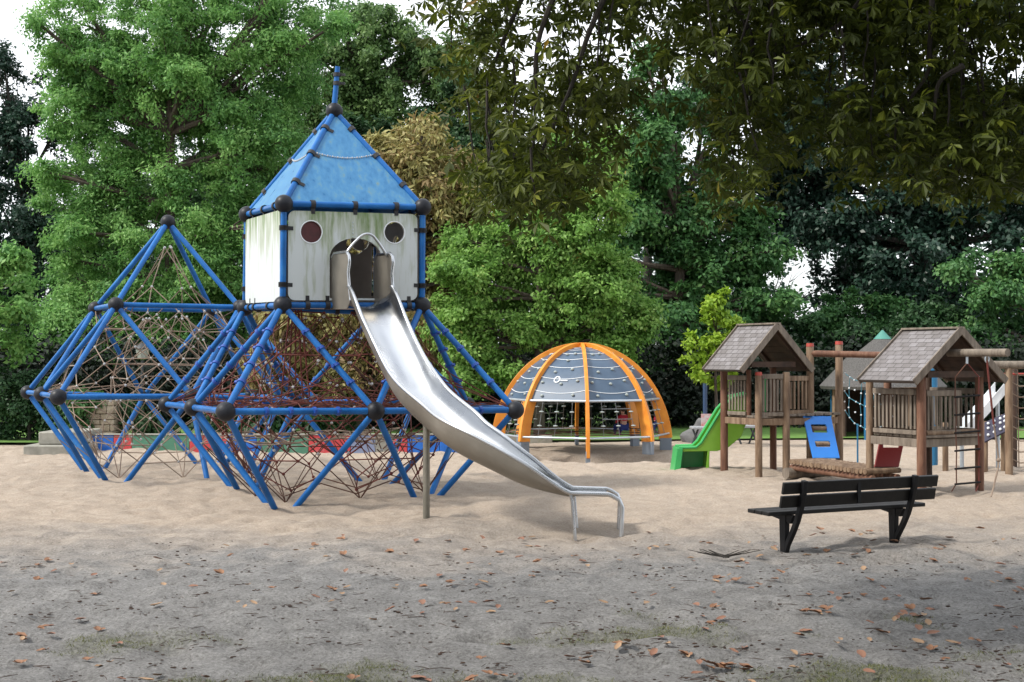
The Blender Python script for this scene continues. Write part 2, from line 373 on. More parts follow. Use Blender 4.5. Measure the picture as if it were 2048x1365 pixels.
sd = bpy.data.lights.new('sun', 'SUN'); sd.energy = 2.6; sd.angle = math.radians(9); sd.color = (1, .95, .87)
so = link(bpy.data.objects.new('sun', sd)); so.location = (-20, 20, 30)
tosun = Vector((math.sin(SUN_AZ) * math.cos(SUN_EL), math.cos(SUN_AZ) * math.cos(SUN_EL), math.sin(SUN_EL)))
so.rotation_euler = tosun.to_track_quat('Z', 'Y').to_euler()
cd = bpy.data.cameras.new('camera'); cam = link(bpy.data.objects.new('camera', cd)); S.camera = cam
cd.sensor_width = 36; cd.sensor_fit = 'HORIZONTAL'; cd.lens = F / 2048 * 36; cd.clip_end = 2000
cam.location = (0, 0, EYE); cam.rotation_euler = (PI / 2 + math.atan((HZ - 682.5) / F), 0, 0)
S.view_settings.view_transform = 'Standard'; S.view_settings.look = 'None'; S.view_settings.gamma = 1; S.view_settings.exposure = .84
S.cycles.max_bounces = 8; S.cycles.transparent_max_bounces = 8
# ------------------------------------------------------------------ ground, lawn
def axis(parts):
    o = []
    for a, b, s in parts:
        n = max(1, int(round((b - a) / s))); o += [a + (b - a) * i / n for i in range(n)]
    return np.array(o + [parts[-1][1]])
XS = axis([(-400, -60, 40), (-60, -14, 1.5), (-12, 12, .065), (14, 60, 1.5), (60, 400, 40)])
YS = axis([(-60, -5, 5), (-5, 6, .5), (6, 12, .05), (12, 20, .07), (20, 34, .11), (34, 60, 1), (60, 600, 40)])
gx_, gy_ = np.meshgrid(XS, YS); gz_ = gh(gx_, gy_)
nx, ny = len(XS), len(YS)
me = bpy.data.meshes.new('ground'); me.vertices.add(nx * ny)
me.vertices.foreach_set('co', np.stack([gx_, gy_, gz_], -1).astype(np.float32).ravel())
ii = (np.arange(ny - 1)[:, None] * nx + np.arange(nx - 1)[None]).ravel()
q = np.stack([ii, ii + 1, ii + nx + 1, ii + nx], 1).astype(np.int32)
me.loops.add(q.size); me.polygons.add(len(q)); me.loops.foreach_set('vertex_index', q.ravel())
me.polygons.foreach_set('loop_start', np.arange(0, q.size, 4, dtype=np.int32)); me.update(calc_edges=True)
me.polygons.foreach_set('use_smooth', [True] * len(q)); me.materials.append(M['ground'])
ma = me.attributes.new('moss', 'FLOAT', 'POINT'); ma.data.foreach_set('value', (moss(gx_, gy_) * (gy_ < 13) * (gy_ > 3)).astype(np.float32).ravel())
tag(link(bpy.data.objects.new('ground', me)), kind='structure')
lb = MB(); xs = np.linspace(-60, 60, 80); rows = []
for yy in (33.0, 33.8, 36, 45, 70):
    rows.append([(x, yy + (.5 * math.sin(x * .7) + .3 * math.sin(x * 1.9) if yy < 33 else 0) + (-.9 if x < -11 else .9 * min(1, max(0, (x - 2) / 6))) * (yy < 34), (.0 if yy < 33 else .03 if yy < 34 else .06)) for x in xs])
vs = [v for r in rows for v in r]; n = len(xs)
lb.add(vs, [(i * n + j, i * n + j + 1, (i + 1) * n + j + 1, (i + 1) * n + j) for i in range(len(rows) - 1) for j in range(n - 1)])
tag(lb.build('lawn', M['lawn']), kind='structure')
# ------------------------------------------------------------------ the two space-net climbing frames
A = 2.225; H2 = A / math.sqrt(2); TR, BR = .048, .137
def proj(p):
    y = p.y; return (1024 + F * p.x / y, HZ - F * (p.z - EYE) / y)
def grid(cx, cy, yaw, zm):
    def f(i, j, k):
        a = (i - 1) * A; b = (j - 1) * A
        return Vector((cx + a * math.cos(yaw) - b * math.sin(yaw), cy + a * math.sin(yaw) + b * math.cos(yaw), zm + k * H2))
    return f
def snap(p, px, py): return at(px, py, p.y)          # keep the distance, follow the slightly bent real frame
class Frame:
    def __init__(s, root, nodes): s.root = root; s.n = nodes; s.done = set()
    def tube(s, a, b, clamps=0, m='blue', r=TR):
        k = tuple(sorted((a, b)))
        if k in s.done: return
        s.done.add(k); p, q = s.n[a], s.n[b]; d = (q - p).normalized()
        o = MB().tube(p + d * .06, q - d * .06, r, 12).build('tube', M[m], s.root)
        for i in range(clamps):
            t = (i + 1) / (clamps + 1) * .8 + .1; c = p + (q - p) * t
            mb = MB().tube(c - d * .022, c + d * .022, r + .016, 12); sd_ = d.cross(Vector((0, 0, 1))).normalized()
            mb.obox(c + sd_ * (r + .03), (d, sd_, d.cross(sd_)), (.02, .025, .02)); mb.build('clamp', M['blueclamp'], o)
    def balls(s, keys):
        for k in keys: MB().ball(s.n[k], BR, 24, 16).build('ball_joint', M['ball'], s.root)
def feet(fr, key, g):                                # tube running into the sand
    pass
def knot(mb, p, r=.026): mb.ball(p, r, 6, 4)
def net_surface(root, rings, f, m, rr=.0085, jit=.03, rope_rings=None, spokes=(), knots=True, name='rope_net'):
    """rings: (level k, half-size in cells, knot count, phase); knots joined crosswise into a diamond net"""
    mb = MB(); kb = MB(); P = []
    for k, h, n, ph in rings:
        row = []
        for i in range(n):
            t = 2 * PI * (i + ph) / n; c, s_ = math.cos(t), math.sin(t)
            q = (abs(c) ** 3.2 + abs(s_) ** 3.2) ** (-1 / 3.2)
            p = f(1 + h * c * q, 1 + h * s_ * q, k) + Vector((R.uniform(-jit, jit), R.uniform(-jit, jit), R.uniform(-jit, jit)))
            row.append(p)
        P.append(row)
    for (k0, h0_, n0_, ph0), r0, r1 in zip(rings, P[:-1], P[1:]):
        if len(r0) == len(r1):                       # even diamonds
            for i, p in enumerate(r0):
                for j in (i, (i + (1 if ph0 else -1)) % len(r1)): mb.tube(p, r1[j], rr, 4)
        else:
            big, sml = (r1, r0) if len(r1) > len(r0) else (r0, r1)
            for p in big: mb.tube(p, min(sml, key=lambda q: (q - p).length), rr, 4)
    for a in (rope_rings or ()):
        row = P[a]
        for i in range(len(row)):
            if (i + a) % 3 != 2: mb.tube(row[i], row[(i + 1) % len(row)], rr, 4)
    for q, a in spokes:
        for p in sorted(P[a], key=lambda p: (p - q).length)[:3]: mb.tube(q, p, rr, 4)
    for row in P:
        for p in row: knot(kb, p)
    f2 = len(mb.f); mb.add(kb.v, kb.f)
    mb.build(name, M[m], root, m2=M['knot'] if m != 'rope_red' else M['rope_red'], f2=f2)
    return P
def flat_net(root, f, k, n, h, m, rr=.008, jit=.035):
    mb = MB(); P = {}
    for i in range(n + 1):
        for j in range(n + 1):
            P[i, j] = f(1 - h + 2 * h * i / n, 1 - h + 2 * h * j / n, k + R.uniform(-.03, .03)) + Vector((R.uniform(-jit, jit), R.uniform(-jit, jit), R.uniform(-jit, jit)))
    for (i, j), p in P.items():
        if (i + 1, j) in P and (i + j) % 2 == 0: mb.tube(p, P[i + 1, j], rr, 4)
        if (i, j + 1) in P: mb.tube(p, P[i, j + 1], rr, 4)
        if (i + 1, j + 1) in P and (i + j) % 2: mb.tube(p, P[i + 1, j + 1], rr, 4)
    return mb.build('rope_net', M[m], root)
def net_frame(fr, clamps):
    n = fr.n
    for j in (0, 2):
        fr.tube((0, j, 0), (1, j, 0), clamps); fr.tube((1, j, 0), (2, j, 0), clamps)
    for i in (0, 2):
        fr.tube((i, 0, 0), (i, 1, 0), 0); fr.tube((i, 1, 0), (i, 2, 0), 0)
    for i in (.5, 1.5):
        for j in (.5, 1.5):
            for a in (i - .5, i + .5):
                for b in (j - .5, j + .5):
                    if (a, b) != (1, 1):
                        fr.tube((i, j, 1), (int(a), int(b), 0), clamps); fr.tube((i, j, -1), (int(a), int(b), 0), 0)
    for a, b in (((.5, .5), (1.5, .5)), ((.5, 1.5), (1.5, 1.5)), ((.5, .5), (.5, 1.5)), ((1.5, .5), (1.5, 1.5))): fr.tube(a + (1,), b + (1,), 0)
    fr.balls([(i, j, 0) for i in range(3) for j in range(3) if (i, j) != (1, 1)] + [(i, j, 1) for i in (.5, 1.5) for j in (.5, 1.5)])
def nodes_of(g, px):
    n = {(i, j, 0): g(i, j, 0) for i in range(3) for j in range(3)}
    for i in (.5, 1.5):
        for j in (.5, 1.5):
            for k in (-1, 1): n[i, j, k] = g(i, j, k)
    for k, (x, y) in px.items(): n[k] = snap(n[k], x, y)
    return n
# --- tower frame
tg = grid(-1.294 * A, 9.38 * A, .432, 2.13 - .36 * A)
tn = nodes_of(tg, {(0, 0, 0): (451.6, 823.7), (0, 1, 0): (386.8, 815.2), (0, 2, 0): (333, 808.8), (1, 0, 0): (751, 822.4), (2, 0, 0): (1030.6, 820.3), (2, 1, 0): (935, 810.3),
                   (.5, .5, 1): (565, 610.5), (1.5, .5, 1): (843.7, 611.6), (.5, 1.5, 1): (490, 616)})
for k, (x, y) in {(.5, .5): (567.2, 407.5), (1.5, .5): (845, 414.5), (.5, 1.5): (493.3, 429)}.items(): tn[k + (2,)] = at(x, y, tg(k[0], k[1], 0).y)
tn[1.5, 1.5, 2] = tg(1.5, 1.5, 2) + Vector((0, 0, -.05)); tn[1, 1, 3] = at(668, 222, tg(1, 1, 0).y)
for i in (.5, 1.5):
    for j in (.5, 1.5): tn[i, j, -1] = tg(i, j, -1) + Vector((0, 0, -.1))
tower = thing('climbing_tower', 'blue tube climbing frame with red rope nets under a white cabin and blue pointed roof', 'climbing frame', (tg(1, 1, 0).x, tg(1, 1, 0).y, 0))
tf = Frame(tower, tn); net_frame(tf, 4)
# cabin frame and roof frame
def darkclamp(parent, c, d, side, r=TR):
    d = d.normalized(); mb = MB().tube(c - d * .035, c + d * .035, r + .02, 12)
    s_ = (side - d * side.dot(d)).normalized(); mb.obox(c + s_ * (r + .045), (d, s_, d.cross(s_)), (.03, .05, .02)); mb.build('clamp', M['clamp'], parent)
cs = [(.5, .5), (1.5, .5), (1.5, 1.5), (.5, 1.5)]
cen = tg(1, 1, 1.5)
for a in range(4):
    i, j = cs[a]; i2, j2 = cs[(a + 1) % 4]
    for (p, q, ts) in ((tn[i, j, 1], tn[i, j, 2], (.2, .76)), (tn[i, j, 2], tn[i2, j2, 2], (.2, .5, .8)), (tn[i, j, 2], tn[1, 1, 3], (.22, .52, .8))):
        d = (q - p).normalized(); o = MB().tube(p + d * .06, q - d * .06, TR, 12).build('tube', M['blue'], tower)
        for t in ts:
            c = p + (q - p) * t
            nx2 = tn[i2, j2, 2] - tn[i, j, 2]
            if abs(d.z) > .95: darkclamp(o, c, d, nx2); darkclamp(o, c + d * .004, d, tn[cs[a - 1] + (2,)] - tn[i, j, 2])
            elif abs(d.z) < .2: darkclamp(o, c, d, Vector((0, 0, -1)))
            else: darkclamp(o, c, d, nx2)
    pl = tn[i, j, 1]; pq = tn[i2, j2, 1]; d = (pq - pl).normalized()
    for t in (.17, .31, .68, .9): darkclamp(tower, pl + (pq - pl) * t, d, Vector((0, 0, 1)))
tf.balls([c + (2,) for c in cs] + [(1, 1, 3)])
ap = tn[1, 1, 3]; tip = ap + Vector((.05, 0, .72)); ms = MB().path([ap + Vector((0, 0, .1)), tip], [.045, .04], 12).build('mast', M['blue'], tower)
for z in (.42, .56):
    c = ap + Vector((.04, 0, z)); MB().tube(c, c + Vector((0, 0, .06)), .062, 12).obox(c + Vector((.08, 0, .03)), ((1, 0, 0), (0, 1, 0), (0, 0, 1)), (.05, .02, .02)).build('clamp', M['clamp'], ms)
# cabin walls: inset between the posts
def face_axes(a):
    i, j = cs[a]; i2, j2 = cs[(a + 1) % 4]
    p = (tn[i, j, 1] + tn[i, j, 2]) / 2; q = (tn[i2, j2, 1] + tn[i2, j2, 2]) / 2
    ux = (q - p); wd = ux.length; ux.normalize(); return tn[i, j, 1].copy(), ux, wd, (tn[i, j, 2] - tn[i, j, 1]).length
for a in range(4):
    O, ux, wd, ht = face_axes(a); nrm = ux.cross(Vector((0, 0, 1))); O = O + nrm * .0
    outer = rrect(.08, wd - .08, .07, ht - .1, .1)
    holes = []
    if a == 0:
        arch = [(.80, .10), (1.72, .10), (1.72, .72)] + [(1.26 + .46 * math.cos(t), .72 + .3 * math.sin(t)) for t in np.linspace(.12, PI - .12, 12)] + [(.80, .72)]
        s_ = wd / 2.36; arch = [(x * s_ * .96, y) for x, y in arch]
        holes = [circ(.46 * s_, 1.10, .165), circ(1.87 * s_, 1.12, .165), arch]
    elif a == 2:
        for px_, py_ in ((712, 492), (797, 462)):
            v_ = at(px_, py_, 21.6); t_ = (O - v_).dot(nrm) / (v_ - cam.location).dot(nrm); v_ = v_ + (v_ - cam.location) * t_
            holes.append(circ(min(max((v_ - O).dot(ux), .3), wd - .3), min(max(v_.z - O.z, .3), ht - .32), .16))
    else: holes = [circ(wd * .5, 1.05, .16)] if a == 1 else []
    pn = holed(outer, holes, O - nrm * .005, ux, (0, 0, 1), .022).build('cabin_wall', M['panel'], tower, smooth=False)
    inner = [(x, y) for x, y in rrect(.1, wd - .1, .09, ht - .12, .1)]
    holed(inner, holes, O - nrm * .034, ux, (0, 0, 1), .018).build('wall_lining', M['panel_in'], pn, smooth=False)
    if a == 0:
        for h in holes[:2]:
            cx = sum(p[0] for p in h) / len(h); cz = sum(p[1] for p in h) / len(h); c = O + ux * cx + Vector((0, 0, cz))
            MB().path([c + nrm * .022 + ux * .17 * math.cos(t) + Vector((0, 0, .17 * math.sin(t))) for t in np.linspace(0, 2 * PI, 28, endpoint=False)], .009, 6, closed=True).build('window_ring', M['white_paint'], pn)
        c = O + ux * (.46 * wd / 2.36) + Vector((0, 0, 1.10)) - nrm * .02
        MB().path([c, c + nrm * .006], [.165, .165], 24).build('window_lens', M['lens_red'], pn)
        bl = MB()
        for k in range(5): bl.ball(O + ux * wd * .49 + nrm * .02 + Vector((0, 0, 1.04 + k * .055)), .011, 6, 4)
        bl.build('rivet', M['galv'], pn)
fl = [tn[c + (1,)] + (cen - tn[c + (1,)]) * .05 for c in cs]; fl = [Vector((p.x, p.y, tn[.5, .5, 1].z + .03)) for p in fl]
MB().prism(fl, (0, 0, .03)).build('cabin_floor', M['panel_in'], tower, smooth=False)
for a in range(4):
    p, q = tn[cs[a] + (2,)], tn[cs[(a + 1) % 4] + (2,)]; c = (p + q + ap) / 3
    tri = [c + (v - c) * k for v, k in ((p, .93), (q, .93), (ap, .93))]
    nrm = (q - p).cross(ap - p).normalized(); tri = [v + nrm * .01 for v in tri]
    rp = MB().prism(tri, nrm * -.02).build('roof_panel', M['roofblue'], tower, smooth=False)
    if a in (0, 3):   # stitched strap sagging across the panel
        l, r_ = p + (ap - p) * .53, q + (ap - q) * .53; mb = MB()
        for k in range(25):
            t = k / 24; c0 = l + (r_ - l) * (.04 + .92 * t) + (p + q - 2 * ap).normalized() * .09 * (4 * t * (1 - t)) + nrm * .02
            mb.ball(c0, .017 if k % 2 else .012, 6, 4)
        mb.build('beaded_strap', M['knot'], rp)
# nets of the tower
ground_k = -1.33 / H2
net_surface(tower, [(.95, .44, 16, 0), (.74, .56, 16, .5), (.54, .66, 16, 0), (.34, .75, 16, .5), (.14, .84, 16, 0), (-.08, .84, 16, .5), (-.28, .74, 16, 0), (-.46, .66, 16, .5), (-.62, .6, 16, 0), (-.78, .52, 8, 0)], tg, 'rope_red', .0095,
            rope_rings=(0, 2, 4, 5, 7), spokes=[(tn[0, 0, 0], 3), (tn[1, 0, 0], 3), (tn[2, 0, 0], 3), (tn[0, 1, 0], 3), (tn[0, 2, 0], 3), (tn[2, 1, 0], 3), (tn[1, 2, 0], 4), (tn[2, 2, 0], 4)])
net_surface(tower, [(.9, .26, 12, 0), (.68, .36, 12, .5), (.46, .44, 12, 0), (.24, .5, 12, .5), (.02, .54, 12, 0), (-.2, .5, 12, .5), (-.42, .42, 12, 0)], tg, 'rope_dark', .0095, rope_rings=(1, 3, 4))
flat_net(tower, tg, .05, 11, .92, 'rope_red', .0095); flat_net(tower, tg, -.3, 9, .72, 'rope_tan', .009)
for (i, j) in ((.5, .5), (1.0, .42), (1.5, .5), (.5, 1.5), (1.5, 1.5), (.42, 1.0)):
    mb = MB(); b = tg(i + .04, j + .06, ground_k); b.z = g1(b.x, b.y) - .02
    for di, dj, k in ((-.3, .1, -.4), (.28, .05, -.42), (.02, .3, -.45), (.12, -.16, -.5), (-.1, .25, -.3)): mb.tube(b, tg(i + di, j + dj, k), .009, 4)
    mb.build('anchor_rope', M['rope_dark'], tower)
for a_, b_ in (((.52, .5), (1.0, .44)), ((1.0, .44), (1.5, .48)), ((.5, .52), (.5, 1.4))):
    mb = MB(); p, q = tg(a_[0], a_[1], ground_k + .04), tg(b_[0], b_[1], ground_k + .04); m_ = (p + q) / 2 + Vector((0, 0, .17))
    for z in (0, .09): mb.path([p + Vector((0, 0, z)), m_ + Vector((0, 0, z)), q + Vector((0, 0, z))], .009, 4)
    mb.build('sagging_rope', M['rope_dark'], tower)
mb = MB()                                            # red tubular rope bundle inside
for k in range(5): mb.tube(tg(.58 + .02 * k, .62, .97), tg(.55 + .05 * k, .72, .12), .014, 5)
mb.build('rope_bundle', M['rope_red'], tower)
# --- pyramid frame
pg = grid(-2.936 * A, 11.04 * A, .462, 2.13 - .362 * A)
pn_ = nodes_of(pg, {(0, 0, 0): (117, 794.4), (0, 1, 0): (83.5, 788.5), (0, 2, 0): (55.7, 785), (1, 0, 0): (383.5, 793), (.5, .5, 1): (231.5, 609.8), (.5, 1.5, 1): (190.5, 617.5), (1.5, .5, 1): (479, 615), (1.5, 1.5, 1): (424, 621)})
for i in (.5, 1.5):
    for j in (.5, 1.5): pn_[i, j, -1] = pg(i, j, -1) + Vector((0, 0, -.1))
pn_[1, 1, 2] = at(335, 444, pg(1, 1, 0).y)
pyr = thing('climbing_pyramid', 'open pointed blue tube climbing frame with tan rope web, left of the white cabin tower', 'climbing frame', (pg(1, 1, 0).x, pg(1, 1, 0).y, 0))
pf = Frame(pyr, pn_); net_frame(pf, 0)
for c in cs: pf.tube(c + (1,), (1, 1, 2), 0)
pf.balls([(1, 1, 2)])
MB().tube(at(389, 830, 24.0), at(415, 953, 23.4) - Vector((0, 0, .05)), .05, 10).build('support_post', M['blue'], pyr)
apx = pn_[1, 1, 2]
net_surface(pyr, [(1.84, .03, 4, .5), (1.36, .2, 4, .5), (1.04, .42, 12, 0), (.84, .54, 12, .5), (.64, .66, 12, 0), (.42, .76, 12, .5), (.2, .84, 12, 0), (-.04, .84, 12, .5), (-.26, .72, 12, 0), (-.48, .62, 12, .5), (-.68, .54, 12, 0)], pg, 'rope_tan', .0095,
            rope_rings=(3, 5, 7, 9, 10), spokes=[(pn_[.5, .5, 1], 3), (pn_[1.5, .5, 1], 3), (pn_[.5, 1.5, 1], 3), (pn_[0, 0, 0], 6), (pn_[1, 0, 0], 6), (pn_[0, 1, 0], 6), (pn_[0, 2, 0], 6)])
net_surface(pyr, [(.98, .18, 9, 0), (.74, .3, 9, .5), (.5, .38, 9, 0), (.26, .44, 9, .5), (0, .44, 9, 0), (-.26, .36, 9, .5), (-.5, .3, 9, 0)], pg, 'rope_tan', .009, rope_rings=(2, 3))
for (i, j) in ((.5, .5), (1.0, .45), (1.5, .5), (.5, 1.5)):
    mb = MB(); b = pg(i + .04, j + .06, ground_k); b.z = g1(b.x, b.y) - .02
    for di, dj, k in ((-.28, .1, -.5), (.28, .05, -.52), (.02, .3, -.5), (.1, .2, -.34)): mb.tube(b, pg(i + di, j + dj, k), .009, 4)
    mb.build('anchor_rope', M['rope_tan'], pyr)
# ------------------------------------------------------------------ long steel slide
def bez(pts, n):                                     # Catmull-Rom resample of rows of numbers
    P = np.array(pts, float); P = np.vstack([2 * P[0] - P[1], P, 2 * P[-1] - P[-2]]); o = []
    for i in range(1, len(P) - 2):
        for k in range(n):
            t = k / n; a, b, c, d = P[i - 1:i + 3]
            o.append(.5 * (2 * b + (c - a) * t + (2 * a - 5 * b + 4 * c - d) * t * t + (3 * b - a - 3 * c + d) * t ** 3))
    o.append(P[-2]); return np.array(o)
rim = [(740, 573, 19.45), (772, 644, 18.78), (811, 723, 18.2), (846, 772, 17.68), (893, 813, 17.22), (933, 845, 16.88), (989, 878, 16.64), (1057, 922, 16.5), (1143, 981, 16.43)]
dep = [.36, .37, .38, .39, .40, .40, .38, .30, .05]
rows = [tuple(at(a, b, c)) + (d,) for (a, b, c), d in zip(rim, dep)]
rows.append((1.2, 16.41, .43, .03))
h0 = Vector((.42, -.91, 0)).normalized(); r0 = Vector((h0.y, -h0.x, 0)); top = Vector(rows[0][:3])
rows.insert(0, (top.x - h0.x * .8, top.y - h0.y * .8, top.z + .03, .32))
sp = bez(rows, 8); sp[72:, 2] = np.linspace(sp[72, 2], sp[72, 2] - .012, len(sp) - 72)      # the run-out is level
slide = thing('metal_slide', 'long curved stainless steel slide running from the white cabin down to the sand', 'slide', (sp[-1][0], sp[-1][1], 0))
HW = .335; ns = 15; inn, outr, rl, rrail = [], [], [], []
for i, (x, y, z, d) in enumerate(sp):
    a = sp[max(i - 1, 0)]; b = sp[min(i + 1, len(sp) - 1)]; h = Vector((b[0] - a[0], b[1] - a[1], 0)).normalized(); rt = Vector((h.y, -h.x, 0))
    c = Vector((x, y, z)); e1, e2 = [], []
    for k in range(ns):
        t = PI * k / (ns - 1); cx = -math.cos(t); sz = math.sin(t) ** .75
        e1.append(c + rt * cx * HW - Vector((0, 0, d * sz))); e2.append(c + rt * cx * (HW + .018) - Vector((0, 0, (d + .022) * sz)))
    inn.append(e1); outr.append(e2); rl.append(e1[0]); rrail.append(e1[-1])
def sheet(rows_, flip=False):
    n = len(rows_[0]); mb = MB(); f = [(i * n + k, i * n + k + 1, (i + 1) * n + k + 1, (i + 1) * n + k) for i in range(len(rows_) - 1) for k in range(n - 1)]
    if flip: f = [q[::-1] for q in f]
    return mb.add([v for r in rows_ for v in r], f)
ch = sheet(inn).build('chute', M['steel'], slide, angle=70)
so_ = sheet(outr, True).build('outer_shell', M['steel_out'], slide, angle=70)
for nm, q in (('rail', rl), ('rail', rrail)):
    e = q[-1]; h = (q[-1] - q[-3]).normalized(); g0 = e + Vector((h.x, h.y, 0)) * .14
    q2 = q[8:] + [e + h * .06 + Vector((0, 0, -.02)), g0 + Vector((0, 0, -.07)), g0 + Vector((.035, 0, -.16)), g0 + Vector((.02, -.01, -.52))]
    MB().path(q2, .028, 10).build(nm, M['steel'], slide)
sm = MB()                                            # weld seams across the bed
for i in (40, 44, 48, 52): sm.path([p + Vector((0, 0, .003)) for p in inn[i][3:-3]], .004, 5)
sm.build('seam', M['steel_out'], slide)
for q in (rl, rrail):
    p = q[72]; MB().path([p + Vector((0, 0, -.01)), p + Vector((.02, 0, -.1)), p + Vector((.06, -.03, -.6))], .022, 10).build('leg', M['steel'], slide)
pb = gr(853, 1033); MB().tube(Vector((pb.x, pb.y, -.1)), Vector((pb.x, pb.y, 1.28)), .047, 14).build('support_post', M['post_steel'], slide)
dc = Vector((.6, -.8, 0))
for s_ in (-1, 1):                                   # tall cheeks beside the entrance
    b = top + r0 * s_ * (HW + .0)
    prof = [(-.52, -.34), (-.02, -.34), (.08, -.22), (.03, .0), (.0, .2), (.04, .36), (.025, .45), (-.05, .51), (-.42, .51), (-.52, .42)]
    MB().prism([b + dc * u + Vector((0, 0, v)) for u, v in prof], r0 * s_ * .014).build('side_cheek', M['steel_out'], slide, smooth=False)
    MB().path([b + dc * u + Vector((0, 0, v)) + r0 * s_ * .007 for u, v in prof[2:]], .023, 8).build('cheek_rim', M['steel'], slide)
hp = [top + r0 * x * HW - dc * .12 + Vector((0, 0, z)) for x, z in ((-.98, .48), (-.75, .6), (-.42, .74), (-.2, .79), (.05, .79), (.3, .74), (.7, .6), (.98, .46))]
MB().path([Vector(p[:3]) for p in bez([tuple(p) for p in hp], 5)], .021, 10).build('grab_hoop', M['steel'], slide)
# ------------------------------------------------------------------ orange dome climber
DC = Vector((1.62, 30.15, 0)); DR, DH = 2.05, 2.4
dome = thing('climbing_dome', 'orange ribbed dome climber with slate blue panels and white curved lines', 'climbing dome', DC)
def dpt(t, ph, k=1.0):                               # t 0 at foot .. pi/2 at top
    return DC + Vector((DR * k * math.cos(t) * math.sin(ph), -DR * k * math.cos(t) * math.cos(ph), DH * k * math.sin(t)))
ZB, ZL = 1.17, .37; tB = math.asin(ZB / DH); tL = math.asin(ZL / DH)
for a in range(8):
    ph = a * PI / 4 + .012; tg_ = Vector((math.cos(ph), math.sin(ph), 0)); pts_o, pts_i = [], []
    for k in range(25):
        t0_ = -.02 if a == 0 else .11; t = t0_ + (PI / 2 - t0_) * k / 24; ww = .29 - .16 * k / 24
        pts_o.append(dpt(t, ph, 1.03)); pts_i.append(dpt(t, ph, 1.03 - ww / 1.9))
    vs, fs = [], []
    for o_, i_ in zip(pts_o, pts_i): vs += [o_ - tg_ * .038, o_ + tg_ * .038, i_ + tg_ * .038, i_ - tg_ * .038]
    for k in range(24):
        for e in range(4): fs.append((k * 4 + e, k * 4 + (e + 1) % 4, k * 4 + 4 + (e + 1) % 4, k * 4 + 4 + e))
    fs += [(3, 2, 1, 0), (96, 97, 98, 99)]
    rb = MB().add(vs, fs).build('rib', M['orange'], dome, angle=30, bevel=.006)
    f0 = (pts_o[0] + pts_i[0]) / 2; rd = Vector((math.sin(ph), -math.cos(ph), 0))
    ft = MB().obox(Vector((f0.x, f0.y, .12 if a else -.05)), (rd, tg_, (0, 0, 1)), (.135, .043, .14))
    for z in (.1, .2): ft.ball(Vector((f0.x, f0.y, z)) + tg_ * .05, .014, 6, 4)
    ft.build('steel_foot', M['footsteel'], rb, bevel=.005)
    ph2 = ph + PI / 4
    rows = []
    for k in range(11):
        t = tB + (PI / 2 - .1 - tB) * k / 10; p, q = dpt(t, ph, .99), dpt(t, ph2, .99)
        rows.append([p + (q - p) * (.02 + .96 * j / 4) for j in range(5)])
    cpan = (rows[0][2] - DC).normalized()
    pnl = sheet(rows); n_ = len(pnl.v); pnl2 = MB().add(pnl.v, pnl.f); pnl2.add([Vector(v) * 1 - (Vector(v) - DC - Vector((0, 0, .6))).normalized() * .02 for v in pnl.v], [f[::-1] for f in pnl.f])
    po = pnl2.build('dome_panel', M['domeblue'], dome, angle=30)
    ln = MB()
    for k, tt in enumerate((.13, .3, .46, .6, .73, .84, .93)):
        pl = []
        for j in range(13):
            s_ = .03 + .94 * j / 12; t = tB + (PI / 2 - .1 - tB) * (tt - .045 * (1 - tt * .6) * 4 * s_ * (1 - s_))
            p, q = dpt(t, ph, .99), dpt(t, ph2, .99); v = p + (q - p) * s_; v += (v - DC).normalized() * .004
            pl.append(v)
        ln.path(pl, .0075 if k < 5 else .005, 5)
    ln.build('painted_line', M['white_paint'], po)
    gp = MB()
    for k, (s_, tt) in enumerate(((.2, .06), (.75, .07), (.5, .2), (.82, .24), (.3, .36), (.68, .4), (.5, .55), (.35, .68), (.65, .7), (.12, .22))):
        if R.random() < .12: continue
        t = tB + (PI / 2 - .1 - tB) * tt; p, q = dpt(t, ph, .99), dpt(t, ph2, .99); v = p + (q - p) * s_; nn = (v - DC).normalized()
        gp.ball(v + nn * .01, .04, 8, 6, (1, 1, .8))
    gp.build('climbing_grip', M['grip'], po)
    if a == 7:                                       # the white ring-and-bar emblem
        t = tB + (PI / 2 - .1 - tB) * .255
        def on(s_, dt):
            p, q = dpt(t + dt, ph, .99), dpt(t + dt, ph2, .99); v = p + (q - p) * s_; return v + (v - DC).normalized() * .008
        em = MB().path([on(.40 + .055 * math.cos(u), .036 * math.sin(u)) for u in np.linspace(0, 2 * PI, 20, endpoint=False)], .016, 6, closed=True)
        em.tube(on(.475, -.012), on(.62, -.012), .016, 6); em.build('emblem', M['white_paint'], po)
    for z, k, r_ in ((tB, 1.0, .028), (tL, 1.0, .024)):
        MB().tube(dpt(z, ph, k), dpt(z, ph2, k), r_, 10).build('cross_bar', M['galv'], dome)
    chn = MB(); kb = MB()
    for s_ in (.25, .5, .75):
        p = dpt(tB, ph) + (dpt(tB, ph2) - dpt(tB, ph)) * s_; q = dpt(tL, ph) + (dpt(tL, ph2) - dpt(tL, ph)) * s_
        chn.tube(p, q, .006, 5); chn.ball(p - Vector((0, 0, .06)), .018, 6, 4)
        for u in (.3, .68): kb.ball(p + (q - p) * u, .055, 10, 6, (1, 1, .35))
    for u in (.22, .5, .8):
        p = [dpt(tB, ph) + (dpt(tB, ph2) - dpt(tB, ph)) * s_ + (dpt(tL, ph) + (dpt(tL, ph2) - dpt(tL, ph)) * s_ - dpt(tB, ph) - (dpt(tB, ph2) - dpt(tB, ph)) * s_) * u for s_ in (.25, .75)]
        if a % 2 == 0 and u != .8: chn.tube(p[0], p[1], .010, 5)
    f2 = len(chn.f); chn.add(kb.v, kb.f); chn.build('chain_net', M['chain'], dome, m2=M['grip'], f2=f2)
